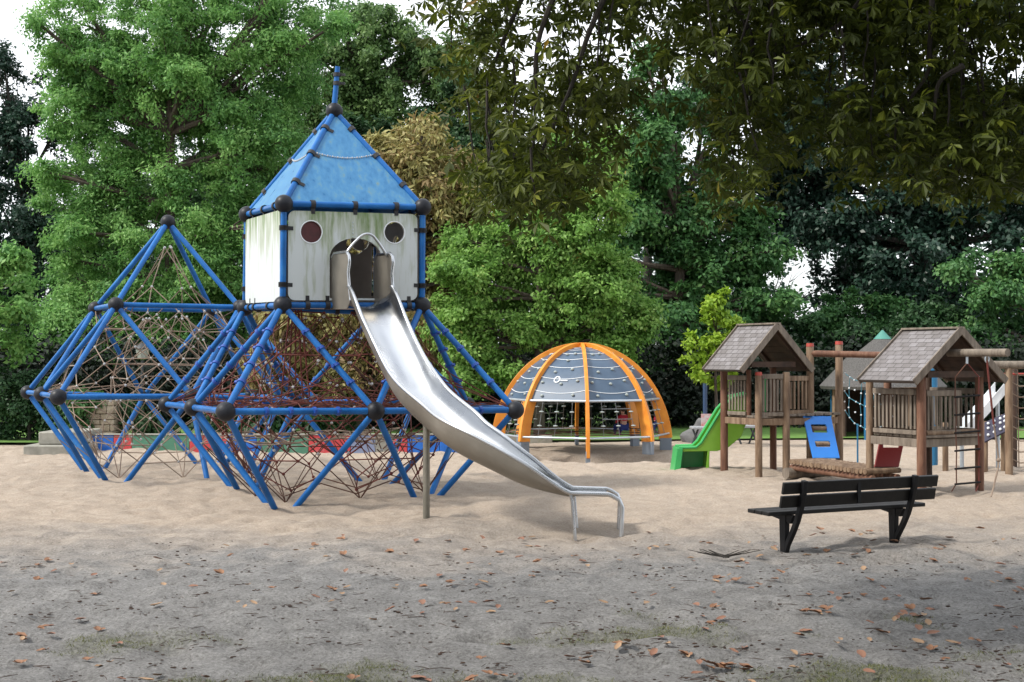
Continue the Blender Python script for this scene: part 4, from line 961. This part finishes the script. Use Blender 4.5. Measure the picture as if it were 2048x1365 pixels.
ib = thing('notice_board', 'small faded pink and white board behind the green slide', 'board', (gx(1423, 33.2), 33.2, 0)); MB().obox((gx(1423, 32.4), 32.4, .52), ((1, 0, 0), (0, 1, 0), Z), (.26, .02, .2)).build('panel', M['pinkboard'], ib)
for s_ in (-.2, .2): MB().tube((gx(1423, 32.4) + s_, 32.44, -.1), (gx(1423, 32.4) + s_, 32.44, .5), .025, 6).build('post', M['wood_dark'], ib)
def table(px, Y, wd, label):
    b = Vector((gx(px, Y), Y, 0)); o = thing('picnic_table', label, 'table', b)
    MB().obox(b + Z * .42, ((1, 0, 0), (0, 1, 0), Z), (wd, .3, .025)).build('table_top', M['tabletop'], o, bevel=.006)
    for s_ in (-1, 1):
        for q in (-1, 1): MB().tube(b + Vector((s_ * wd * .6 - .1 * q, .2 * q, -.1)), b + Vector((s_ * wd * .6 + .1 * q, .2 * q, .4)), .025, 6).build('leg', M['lamp'], o)
table(1405, 31.6, .28, 'low grey table in front of the boulder by the green slide'); table(1490, 32.2, .33, 'low grey table seen between the posts of the green slide house')
hb_ = MB(); hb_.obox((gx(1045, 32.8), 32.8, .03), ((1, 0, 0), (0, 1, 0), Z), (.75, .2, .13)); tag(hb_.build('stone_kerb', M['concrete'], bevel=.02, loc=(gx(1045, 32.8), 32.8, 0)), 'low grey stone kerb at the edge of the lawn behind the left foot of the dome', 'kerb')
# ------------------------------------------------------------------ trees
LP = {
 'bright': leafmat('pale_green_leaves', [(0, (.07, .19, .055)), (.5, (.17, .36, .09)), (1, (.31, .51, .16))], .45),
 'maple': leafmat('maple_leaves', [(0, (.10, .22, .045)), (.55, (.21, .39, .08)), (.95, (.34, .5, .15)), (1, (.45, .18, .03))], .45),
 'horn': leafmat('mid_green_leaves', [(0, (.03, .095, .03)), (.6, (.07, .18, .05)), (1, (.15, .28, .08))]),
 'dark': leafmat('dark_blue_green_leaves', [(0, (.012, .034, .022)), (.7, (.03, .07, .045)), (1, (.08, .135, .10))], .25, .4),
 'shade': leafmat('painted_shade_leaves', [(0, (.004, .008, .005)), (.7, (.010, .02, .011)), (1, (.025, .045, .022))], .1, .7),  # near-black leaf colour stands in for deep shade under the trees
 'darkg': leafmat('dark_green_leaves', [(0, (.016, .05, .018)), (.7, (.038, .095, .032)), (1, (.08, .16, .055))], .28),
 'willow': leafmat('willow_leaves', [(0, (.055, .12, .04)), (.6, (.13, .23, .065)), (1, (.23, .34, .12))], .4),
 'brown': leafmat('browning_leaves', [(0, (.15, .095, .045)), (.3, (.27, .2, .08)), (.6, (.33, .31, .11)), (1, (.46, .44, .19))]),
 'lime': leafmat('yellow_green_leaves', [(0, (.15, .27, .02)), (.5, (.25, .4, .03)), (1, (.38, .5, .06))], .4),
 'ches': leafmat('chestnut_leaves', [(0, (.022, .034, .004)), (.5, (.055, .075, .007)), (.85, (.12, .15, .016)), (.96, (.24, .27, .03)), (1, (.26, .11, .02))], .42),
}
def limb(mb, p, q, r0, r1, seg=5, wob=.12, n=7):
    p = Vector(p); q = Vector(q); l = (q - p).length; pts, rr = [], []
    for i in range(seg + 1):
        t = i / seg; w_ = wob * l * .3 * math.sin(PI * t)
        pts.append(p + (q - p) * t + Vector((R.uniform(-1, 1), R.uniform(-1, 1), R.uniform(-.3, .8))) * w_ * .5); rr.append(r0 + (r1 - r0) * t)
    mb.path(pts, rr, n); return pts
def tree(name, label, cat, D, blobs, lm, n, leaf, base, group=None, bark='bark', clump=.55, dens=1.0, trunk_r=.22, deep=.9, flat=.6, shell=.45, top=None, up=.45, wr=.55, droop=.3, twigs=3, spray=.85, kids=4, holes=.3, xmin=-400):
    bx_ = gx(base, D); root = thing(name, label, cat, (bx_, D, 0), group)
    sc = D / F; Cs, cr_, centres = [], [], []; tb = MB()
    zt = max(EYE + (HZ - b[1]) * sc for b in blobs); zl = min(EYE + (HZ - b[1]) * sc for b in blobs)
    tp = Vector((bx_ + (top or 0), D, zl + (zt - zl) * .55)); tp_pts = limb(tb, (bx_, D, -.25), tp, trunk_r, trunk_r * .45, 8, .05, 10)
    more = []                                        # smaller boughs break the outline of every large one
    for b in blobs:
        for i in range(kids if b[2] > 40 else 0):
            a = R.uniform(0, 2 * PI); f = R.uniform(.28, .5); q_ = R.uniform(.8, 1.12)
            if b[0] + math.cos(a) * b[2] * q_ - b[2] * f < xmin: continue
            more.append((b[0] + math.cos(a) * b[2] * q_, b[1] + math.sin(a) * b[3] * q_, b[2] * f, b[3] * f))
    blobs = list(blobs) + more; areas = [b[2] * b[3] for b in blobs]; tot = sum(areas)
    for (px, py, rx, rz, *dd), ar in zip(blobs, areas):
        dy = dd[0] if dd else NR.uniform(-1, 1) * deep
        c = np.array([gx(px, D), D + dy, EYE + (HZ - py) * sc]); rX, rZ = rx * sc, rz * sc; rY = (rX + rZ) * .45
        k = max(4, int(dens * 1.5 * rX * rZ / (clump ** 2) * 1.6))
        d = unit(NR.normal(size=(k, 3))); rad = NR.random((k, 1)) ** shell
        P = c + d * rad * np.array([rX, rY, rZ]); P[:, 2] = np.maximum(P[:, 2], .25)
        hole = vnoise(P[:, 0] * .9 + 11, P[:, 2] * .9 + P[:, 1] * .35) < holes; P = P[~hole] if (~hole).sum() > 3 else P; k = len(P)
        Cs.append(P); cr_.append(NR.uniform(.65, 1.35, k) * clump); centres.append(np.repeat(c[None], k, 0))
        j = min(range(len(tp_pts)), key=lambda i: abs(tp_pts[i].z - (c[2] - rZ * .8)) + (0 if i > 1 else 3))
        lp = limb(tb, tp_pts[j], c, trunk_r * .38, trunk_r * .12, 5, .15, 6)
        for t_ in range(twigs):
            e = P[NR.integers(0, k)]; limb(tb, lp[R.choice((2, 3, 4))], e, trunk_r * .12, .008, 4, .2, 4)
    Cs = np.concatenate(Cs); cr_ = np.concatenate(cr_); centres = np.concatenate(centres)
    per = max(4, int(n / len(Cs)))
    V, rnd = leaves(Cs, cr_, per, leaf, leaf * wr, up=up, out=.75, rnd=.6, centre=centres, flat=flat, droop=droop, spray=spray)
    tb.build('trunk', M[bark], root); np_mesh('crown', V, rnd, LP[lm], root); return root
tree('leafy_tree', 'huge feathery bright green tree filling the upper left behind the pyramid frame', 'tree', 43,
     [(330, 100, 190, 130), (200, 250, 120, 110), (440, 200, 140, 120), (150, 420, 95, 90), (250, 430, 110, 80), (470, 390, 110, 100), (510, 300, 80, 80), (290, 590, 150, 90), (440, 540, 110, 90), (560, 110, 70, 110), (330, 250, 100, 60),
      (120, 130, 45, 80), (300, -80, 260, 110), (180, 660, 100, 70), (330, 690, 110, 60), (450, 650, 80, 70), (110, 580, 50, 60), (600, 20, 90, 90), (380, 470, 90, 60), (200, 130, 90, 90)], 'bright', 330000, .145, 340, clump=.58, dens=2.1, wr=.42, trunk_r=.3, deep=2.0, twigs=5, droop=.5, xmin=66, holes=.36)
tree('leafy_tree', 'dark tree standing behind the huge bright green tree', 'tree', 57, [(330, 380, 170, 120), (180, 480, 120, 110), (450, 480, 130, 120), (300, 600, 180, 100), (540, 350, 80, 110), (480, 240, 90, 80)], 'darkg', 60000, .2, 400, bark='bark_dark', clump=.7, dens=1.4, trunk_r=.3, holes=.2)
tree('leafy_tree', 'dark tall thin tree against the white sky at the far left', 'tree', 50, [(20, 190, 60, 80), (40, 300, 70, 90), (10, 420, 70, 100), (50, 520, 60, 90), (20, 650, 70, 90), (90, 420, 40, 70)], 'dark', 34000, .17, 45, bark='bark_dark', clump=.55, dens=1.1, trunk_r=.24)
tree('leafy_tree', 'light green bushy tree cut by the left edge of the frame', 'tree', 33, [(-10, 540, 45, 60), (-5, 640, 48, 60), (-30, 600, 60, 90)], 'bright', 9000, .15, -60, clump=.4, trunk_r=.14)
tree('leafy_tree', 'airy grey green willow behind the blue cabin roof', 'tree', 56, [(690, 110, 110, 90), (800, 150, 120, 90), (730, 230, 130, 80), (880, 120, 90, 80), (840, 230, 110, 70), (660, 210, 90, 90), (620, 300, 80, 80), (760, 60, 70, 50)], 'willow', 75000, .18, 700, clump=.65, dens=1.6, trunk_r=.3, droop=.9, twigs=5)
tree('leafy_tree', 'dark green tree under the willow, right of the cabin roof', 'tree', 53, [(720, 320, 110, 80), (860, 300, 110, 70), (640, 400, 90, 90), (940, 260, 90, 80), (960, 350, 90, 80)], 'darkg', 40000, .2, 900, bark='bark_dark', clump=.65, trunk_r=.28)
tree('chestnut_tree', 'browning chestnut tree with yellow brown leaves behind the white cabin', 'tree', 37, [(845, 300, 70, 42), (800, 350, 60, 40), (890, 355, 70, 45), (840, 410, 100, 55), (930, 430, 60, 55), (900, 490, 90, 60), (790, 490, 110, 70), (850, 570, 90, 60), (700, 580, 110, 80), (780, 650, 110, 60), (640, 680, 90, 70), (720, 740, 120, 55), (590, 620, 60, 80), (560, 720, 60, 50), (830, 710, 60, 50)], 'brown', 80000, .2, 720, clump=.5, dens=1.8, trunk_r=.22, deep=1.0, droop=.8, wr=.34)
tree('maple_tree', 'light green maple with a few orange leaves behind the orange dome', 'tree', 35, [(1085, 400, 85, 60), (1010, 480, 90, 65), (1140, 490, 100, 70), (930, 560, 60, 60), (1050, 570, 130, 75), (1190, 580, 70, 65), (960, 650, 85, 60), (1120, 650, 120, 60), (1240, 640, 55, 50), (1120, 345, 60, 45), (1165, 310, 50, 50), (1180, 400, 55, 60), (900, 640, 40, 50), (1010, 700, 90, 45), (1180, 705, 80, 40), (930, 730, 50, 40), (1265, 600, 25, 30)], 'maple', 120000, .125, 1078, clump=.42, dens=1.9, trunk_r=.17, deep=.8)
tree('hornbeam_tree', 'mid green dense tree between the maple and the small yellow green tree', 'tree', 41, [(1330, 310, 130, 80), (1290, 430, 120, 80), (1400, 420, 110, 90), (1470, 530, 90, 80), (1340, 550, 140, 80), (1260, 550, 70, 80), (1420, 650, 110, 80), (1300, 660, 110, 60), (1530, 610, 45, 50), (1240, 350, 70, 90), (1500, 680, 60, 50), (1350, 200, 120, 90), (1230, 720, 60, 40)], 'horn', 110000, .165, 1360, clump=.55, dens=1.8, trunk_r=.28, deep=1.2)
tree('beech_tree', 'large dark blue green tree filling the upper right', 'tree', 48, [(1690, 360, 130, 90), (1600, 400, 80, 80), (1830, 420, 150, 110), (1970, 500, 120, 120), (1790, 520, 110, 80), (1900, 590, 130, 70), (1680, 470, 70, 45), (1760, 210, 220, 120), (1990, 250, 130, 130), (1560, 220, 170, 110), (1960, 380, 110, 90), (1700, 30, 300, 120), (1640, 470, 60, 50), (1600, 330, 90, 80), (1700, 560, 70, 50), (2020, 430, 90, 60), (2040, 340, 80, 80)], 'dark', 120000, .2, 1850, bark='bark_dark', clump=.7, dens=1.0, trunk_r=.42, deep=2.0, twigs=6)
tree('leafy_tree', 'mid green tree with lit leaves at the right edge above the net frame', 'tree', 41, [(1985, 640, 80, 60), (2030, 560, 60, 60), (1930, 700, 70, 45), (2040, 690, 60, 60), (1960, 560, 60, 50)], 'horn', 24000, .16, 2060, clump=.5, trunk_r=.2)
tree('sapling', 'small bright yellow green tree left of the shingle roofed play house', 'tree', 31, [(1438, 595, 14, 30), (1425, 640, 34, 26), (1455, 650, 30, 26), (1400, 690, 34, 26), (1470, 690, 26, 30), (1430, 700, 45, 30), (1385, 715, 26, 22), (1440, 745, 50, 24), (1400, 745, 26, 18), (1415, 610, 12, 18), (1478, 650, 14, 20)], 'lime', 5200, .12, 1432, clump=.2, dens=.9, spray=.5, kids=0, holes=0, trunk_r=.05, deep=.25, droop=.1)
grp = 'shrubs at the back of the playground'
for lab, D, bl, lm, n, base in (
  ('round dark green shrub behind the net bridge posts', 40, [(1650, 690, 70, 45), (1600, 740, 60, 50), (1660, 770, 70, 50)], 'darkg', 16000, 1640),
  ('pale tipped green shrub below the gap of sky on the right', 44, [(1690, 620, 50, 40), (1740, 650, 60, 50), (1630, 640, 40, 30), (1700, 690, 60, 40)], 'horn', 14000, 1700),
  ('dark shrub right of the thatched hut', 39, [(1850, 700, 70, 45), (1830, 760, 60, 50), (1900, 770, 60, 50)], 'darkg', 14000, 1850),
  ('dark green shrub behind the right roof ridge', 42, [(1850, 640, 60, 40), (1790, 670, 50, 40)], 'darkg', 9000, 1820),
  ('large dark green bush at the left edge beside the concrete steps', 33, [(40, 830, 60, 42), (95, 820, 45, 45), (10, 800, 50, 50), (110, 850, 30, 25), (60, 780, 40, 30)], 'darkg', 18000, 60),
  ('ivy bush climbing the left side of the stone pillar', 32.6, [(150, 815, 28, 30), (140, 850, 20, 22), (170, 800, 24, 16)], 'horn', 5000, 150),
  ('small dark bush right of the stone pillar', 33, [(265, 830, 30, 36), (300, 850, 26, 24), (330, 860, 26, 18)], 'darkg', 6000, 280),
  ('dark clipped bush behind the painted wall under the chestnut', 35, [(480, 835, 60, 34), (560, 840, 50, 30), (640, 845, 60, 28)], 'darkg', 9000, 560)):
    tree('shrub', lab, 'shrub', D, bl, lm, n, .12 if D < 35 else .16, base, grp, clump=.34, dens=1.0, trunk_r=.06, deep=.3, bark='bark_dark')
# far wood behind everything, its shade put into the dark leaf colour
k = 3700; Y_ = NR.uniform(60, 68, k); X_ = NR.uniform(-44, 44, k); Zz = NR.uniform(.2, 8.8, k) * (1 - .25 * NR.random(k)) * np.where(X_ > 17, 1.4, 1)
k2 = 420; th_ = NR.uniform(PI * .93, PI * 2.07, k2); rr2 = NR.uniform(21, 27, k2)  # unseen leaf ring behind the camera, added to dim camera-facing sides
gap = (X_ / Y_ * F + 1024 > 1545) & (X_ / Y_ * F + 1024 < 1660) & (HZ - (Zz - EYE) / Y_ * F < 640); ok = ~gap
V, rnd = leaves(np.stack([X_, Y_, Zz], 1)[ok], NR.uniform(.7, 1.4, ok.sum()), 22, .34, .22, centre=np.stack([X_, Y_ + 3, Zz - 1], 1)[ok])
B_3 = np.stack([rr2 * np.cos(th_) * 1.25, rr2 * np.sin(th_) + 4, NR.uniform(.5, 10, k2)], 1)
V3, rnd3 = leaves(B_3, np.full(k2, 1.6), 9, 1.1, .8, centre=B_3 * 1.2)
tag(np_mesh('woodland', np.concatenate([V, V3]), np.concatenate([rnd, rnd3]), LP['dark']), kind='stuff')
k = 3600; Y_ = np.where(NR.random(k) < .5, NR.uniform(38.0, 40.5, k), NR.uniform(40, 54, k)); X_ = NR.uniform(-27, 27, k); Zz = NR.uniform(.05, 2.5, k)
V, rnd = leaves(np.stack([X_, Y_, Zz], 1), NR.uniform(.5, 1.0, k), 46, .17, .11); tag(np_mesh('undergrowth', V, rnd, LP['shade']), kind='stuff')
for i, (px, D, lean) in enumerate(((60, 52, .2), (1345, 45, 0), (1375, 46, .1), (1300, 47, -.1), (545, 50, .1), (1190, 49, 0))):
    x = gx(px, D); tr = thing('bare_tree', ['dark bare trunk at the far left of the wood', 'dark bare trunk just right of the orange dome', 'dark bare trunk furthest right of the group beyond the dome', 'dark bare trunk left of the pair beyond the dome', 'dark bare trunk behind the cabin tower', 'dark bare trunk behind the middle of the dome'][i], 'tree', (x, D, 0))
    mb = MB(); limb(mb, (x, D, -.2), (x + lean, D, 7), .24, .14, 7, .03, 9); mb.build('trunk', M['bark_dark'], tr)
# bare twigs crossing the patch of sky on the right
tr = thing('bare_tree', 'fine bare branches crossing the patch of sky right of the dense green tree', 'tree', (gx(1540, 50), 50, 0)); mb = MB()
bp0 = at(1540, 640, 50); limb(mb, (bp0.x, 50, -.2), bp0, .16, .1, 6, .04, 7)
for k in range(16):
    a = R.uniform(.3, 1.35); l = R.uniform(1.2, 3.0); e = bp0 + Vector((math.cos(a) * l, R.uniform(-.5, .5), math.sin(a) * l)); pts = limb(mb, bp0 + Vector((0, 0, R.uniform(-.6, .3))), e, .035, .008, 6, .18, 5)
    for q_ in range(4):
        i = R.randint(2, 5); limb(mb, pts[i], pts[i] + Vector((R.uniform(-.1, .9), 0, R.uniform(-.1, .6))), .012, .005, 3, .2, 4)
mb.build('branches', M['bark_dark'], tr)
# ------------------------------------------------------------------ the horse chestnut whose boughs hang over the foreground
hcx, hcy = 6.6, 7.0
ct = thing('horse_chestnut', 'near horse chestnut boughs with big dark olive leaves hanging across the top right', 'tree', (hcx, hcy, 0))
tb = MB(); limb(tb, (hcx, hcy, -.3), (hcx + .2, hcy, 4.4), .48, .36, 6, .03, 14)
def ztop(y): return EYE + HZ / F * y
edge = [(860, 0), (868, 60), (885, 140), (950, 200), (965, 240), (915, 300), (935, 340), (985, 390), (1050, 430), (1130, 410), (1205, 345), (1300, 335), (1345, 290), (1400, 300), (1440, 390), (1500, 400), (1560, 330), (1620, 300), (1680, 250), (1705, 330), (1790, 400), (1850, 410), (1960, 395), (2048, 350), (2300, 330)]
ex = np.array([e[0] for e in edge], float); ey = np.array([e[1] for e in edge], float)
pts_ = []
while len(pts_) < 1650:                              # leaf sprays: px,py picked inside the hanging skirt, at distances of 8-13 m
    px = R.uniform(855, 2250); py = R.uniform(-260, 430); Y = R.uniform(8.6, 11.6)
    lim = float(np.interp(px, ex, ey)) + (vnoise(px / 34, Y * 1.5) - .5) * 60
    if px < 865 or py > lim - 6: continue
    q = vnoise(px / 62, py / 50) * .65 + vnoise(px / 24, py / 24 + 40) * .35
    if q < .45 and py > 0: continue
    if px < 1270 and py < 150 and (q < .5 or R.random() < .3): continue
    if py < 60 and q < .42: continue
    if py > 110 and px > 1235 and vnoise(px / 78 + 21, py / 170 + 3) < .27 + .1 * min(1, (py - 110) / 200): continue                  # gaps where the far trees show through
    dr = R.random()
    if py < lim - 170 and dr < .15: continue
    pts_.append(tuple(at(px, py, Y)))
hang_pts = np.array(pts_)
can = []                                             # the rest of the crown, above the picture, shading the ground
while len(can) < 950:
    x, y = R.uniform(-9, 11) if R.random() < .5 else R.uniform(0, 11), R.uniform(-1, 16.5); z0 = max(5.0, ztop(y) + .85)
    if vnoise(x * .5, y * .5 + 7) < .33: continue
    can.append((x, y, R.uniform(z0, z0 + 2.6)))
can = np.array(can)
def palmate(P, size, nl=6):
    k = len(P); ax = unit(NR.normal(size=(k, 3)) * .5 + np.array([0, -.15, 1.0])); f = unit(NR.normal(size=(k, 3))); f[:, 2] -= .55
    f = unit(f - ax * (f * ax).sum(1, keepdims=True)); s_ = np.cross(ax, f); out = []; rn = []; tone = NR.random(k)
    for i in range(nl):
        a = (i / (nl - 1) - .5) * 4.1 + NR.normal(size=(k, 1)) * .12; sz = size * (1.0 - .42 * abs(i / (nl - 1) - .5) * 1.6) * NR.uniform(.8, 1.2, (k, 1))
        d = f * np.cos(a) + s_ * np.sin(a); d = unit(d - ax * NR.uniform(.1, .75, (k, 1))); b = unit(np.cross(d, ax)); n_ = np.cross(b, d); w_ = sz * .17
        base = P; mid = P + d * sz * .6 - n_ * sz * .02; tip = P + d * sz + n_ * sz * -.10; l = P + d * sz * .62 + b * w_ + n_ * sz * .05; r_ = P + d * sz * .62 - b * w_ + n_ * sz * .05
        out += [np.stack([base, l, tip, mid], 1), np.stack([base, mid, tip, r_], 1)]; rn += [tone * .6 + NR.random(k) * .4] * 2
    return np.concatenate(out), np.concatenate(rn)
spr = hang_pts[np.repeat(np.arange(len(hang_pts)), 7)] + NR.normal(size=(len(hang_pts) * 7, 3)) * np.array([.15, .2, .11])
V1, r1 = palmate(spr, .115 * NR.uniform(.65, 1.25, (len(spr), 1)))
cp = can[np.repeat(np.arange(len(can)), 5)] + NR.normal(size=(len(can) * 5, 3)) * np.array([.3, .3, .2]); V2, r2 = palmate(cp, .22, 5)
# keep the upper crown out of the open sky on the left of the view
np_mesh('crown', np.concatenate([V1, V2]), np.concatenate([r1, r2]), LP['ches'], ct)
boughs = [((hcx, hcy, 4.1), (2.6, 10.2, 5.7)), ((hcx, hcy, 3.9), (4.2, 11.2, 5.3)), ((hcx, hcy, 4.3), (1.0, 10.6, 5.9)), ((hcx, hcy, 4.2), (-2.5, 9.5, 6.4)), ((hcx, hcy, 4.4), (-5, 13.5, 7.4)), ((hcx, hcy, 4.4), (0, 4, 6.3)), ((hcx, hcy, 4.4), (-4, 3, 6.2)), ((hcx, hcy, 4.2), (8, 12, 6.4)), ((hcx, hcy, 4.2), (9, 3, 6.4)), ((hcx, hcy, 4.4), (2, 15, 7.6))]
bp_ = []
for p, q in boughs: bp_ += limb(tb, p, q, .16, .05, 9, .12, 8)
bp_ = [b for b in bp_]
for px, pts3 in (((0), [(1235, -60), (1180, 60), (1140, 180), (1085, 300), (1070, 390)]), (0, [(1760, -60), (1690, 40), (1600, 90), (1540, 130)]), (0, [(1870, -60), (1862, 90), (1855, 150), (1800, 230), (1790, 300)]), (0, [(1935, -60), (1925, 40), (1928, 140), (1925, 250), (1905, 350)]), (0, [(1420, -60), (1500, 60), (1505, 190), (1515, 330)]), (0, [(1930, 130), (1880, 165), (1870, 240)]), (0, [(1060, -40), (1010, 70), (980, 150)]), (0, [(1120, -40), (1075, 90), (1070, 240), (1060, 380)])):
    Y = R.uniform(8.5, 9.0); pp_ = bez([tuple(at(a, b, Y + i * .12)) for i, (a, b) in enumerate(pts3)], 5); n = len(pp_)
    tb.path([Vector(v) for v in pp_], [.021 - .015 * i / n for i in range(n)], 6)
for i in NR.choice(len(hang_pts), 300, replace=False):
    p = Vector(hang_pts[i]); q = p + Vector((R.uniform(-.12, .12), R.uniform(-.1, .1), R.uniform(.35, .9))); limb(tb, q, p, .010, .005, 4, .25, 4)
tb.build('trunk', M['bark_dark'], ct)
# ------------------------------------------------------------------ fallen leaves, twigs, litter, grass
lm_ = [mat('dry_leaf', [(.3, (.16, .075, .04)), (.7, (.29, .15, .08))], .8, scale=9), mat('tan_leaf', [(.3, (.2, .12, .065)), (.7, (.34, .22, .13))], .8, scale=9), mat('red_brown_leaf', [(.3, (.14, .06, .038)), (.7, (.24, .12, .075))], .8, scale=9)]
protos = []
for v in range(6):
    mb = MB(); nl = R.choice((1, 1, 2, 3))
    for a in range(nl):
        th = a * 2.1 / max(1, nl) - .7 + R.uniform(-.2, .2); Lf = R.uniform(.075, .11); wf = Lf * .3; vs = []; curl = R.uniform(.15, .5)
        for i in range(6):
            t = i / 5; ww = wf * math.sin(PI * (t * .85 + .1)) ** .8
            for s_ in (-1, 0, 1):
                x, y = t * Lf, s_ * ww; z = .006 + Lf * curl * t * t * .6 + abs(s_) * ww * R.uniform(.3, .7); vs.append((x * math.cos(th) - y * math.sin(th), x * math.sin(th) + y * math.cos(th), z))
        mb.add(vs, [(i * 3 + j, i * 3 + j + 1, i * 3 + j + 4, i * 3 + j + 3) for i in range(5) for j in (0, 1)])
    o = mb.build('fallen_leaf', lm_[v % 3], angle=80); tag(o, 'dry brown fallen leaf lying on the grey dirt of the foreground', 'leaf', 'fallen leaves'); protos.append(o)
used = set(); cnt = 0
while cnt < 295:
    px = R.uniform(0, 2048); py = 1056 + 306 * R.random() ** 1.1
    wgt = .4 + .6 * min(1, max(0, (px - 250) / 900))
    if px < 450 and py < 1100: continue
    if R.random() > wgt or (vnoise(px / 130, py / 50) < .3): continue
    g = gr(px, py); src = protos[cnt % 6]
    if src.name in used: o = src.copy(); COL.objects.link(o)
    else: o = src; used.add(src.name)
    o.location = (g.x, g.y, g1(g.x, g.y) + .004); o.rotation_euler = (R.uniform(-.2, .2), R.uniform(-.2, .2), R.uniform(0, 6.28)); s_ = R.uniform(.6, 1.05); o.scale = (s_, s_, s_); cnt += 1
mb = MB()
for k in range(2400):
    px = R.uniform(-30, 2080); py = 1075 + 290 * R.random() ** .8
    if vnoise(px / 90 + 3, py / 26) < .42: continue
    g = gr(px, py); a = R.uniform(0, PI); l = R.choice((.006, .008, .010, .012, .015, .045, .06)) * R.uniform(.7, 1.4); z = g1(g.x, g.y)
    if l > .028: mb.path([(g.x - math.cos(a) * l, g.y - math.sin(a) * l, z + .004), (g.x, g.y, z + .006), (g.x + math.cos(a + .1) * l, g.y + math.sin(a + .1) * l, z + .004)], [.002, .003, .0015], 4)
    else: mb.ball((g.x, g.y, z + .003), l * .8, 5, 4, (1.5, .7, .5))
tag(mb.build('litter', M['wood_dark']), kind='stuff')
tw = gr(1440, 1112); tw_ = thing('fallen_twig', 'bunch of thin dark twigs lying on the dirt left of the bench', 'twigs', (tw.x, tw.y, 0)); mb = MB()
for k in range(13):
    a = R.uniform(2.2, 3.6) if k < 8 else R.uniform(-.3, .5); l = R.uniform(.15, .45); b0 = Vector((tw.x + R.uniform(-.05, .1), tw.y + R.uniform(-.06, .06), g1(tw.x, tw.y) + .01)); mb.path([b0, b0 + Vector((math.cos(a) * l * .5, math.sin(a) * l * .3, .03)), b0 + Vector((math.cos(a) * l, math.sin(a) * l * .5, .07))], [.006, .005, .003], 5)
mb.build('branch', M['bark_dark'], tw_)
gv = []
NB = 150000
Xg = NR.uniform(-4.6, 5.4, NB); Yg = NR.uniform(8.1, 11.4, NB); keep = NR.random(NB) < moss(Xg, Yg); Xg, Yg = Xg[keep], Yg[keep]; Zg = gh(Xg, Yg); n = len(Xg)
a = NR.uniform(0, 2 * PI, n); hgt = NR.uniform(.008, .028, n); ln_ = NR.uniform(-.03, .03, (n, 2)); wv = .003
P = np.stack([Xg, Yg, Zg - .004], 1); sx_ = np.stack([np.cos(a) * wv, np.sin(a) * wv, 0 * a], 1); tp_ = P + np.stack([ln_[:, 0], ln_[:, 1], hgt], 1)
V = np.stack([P - sx_, P + sx_, tp_ + sx_ * .2, tp_ - sx_ * .2], 1)
GM = leafmat('grass_blades', [(0, (.06, .07, .02)), (.6, (.11, .125, .035)), (1, (.2, .19, .08))], .2)
tag(np_mesh('grass', V, NR.random(n), GM), kind='stuff')
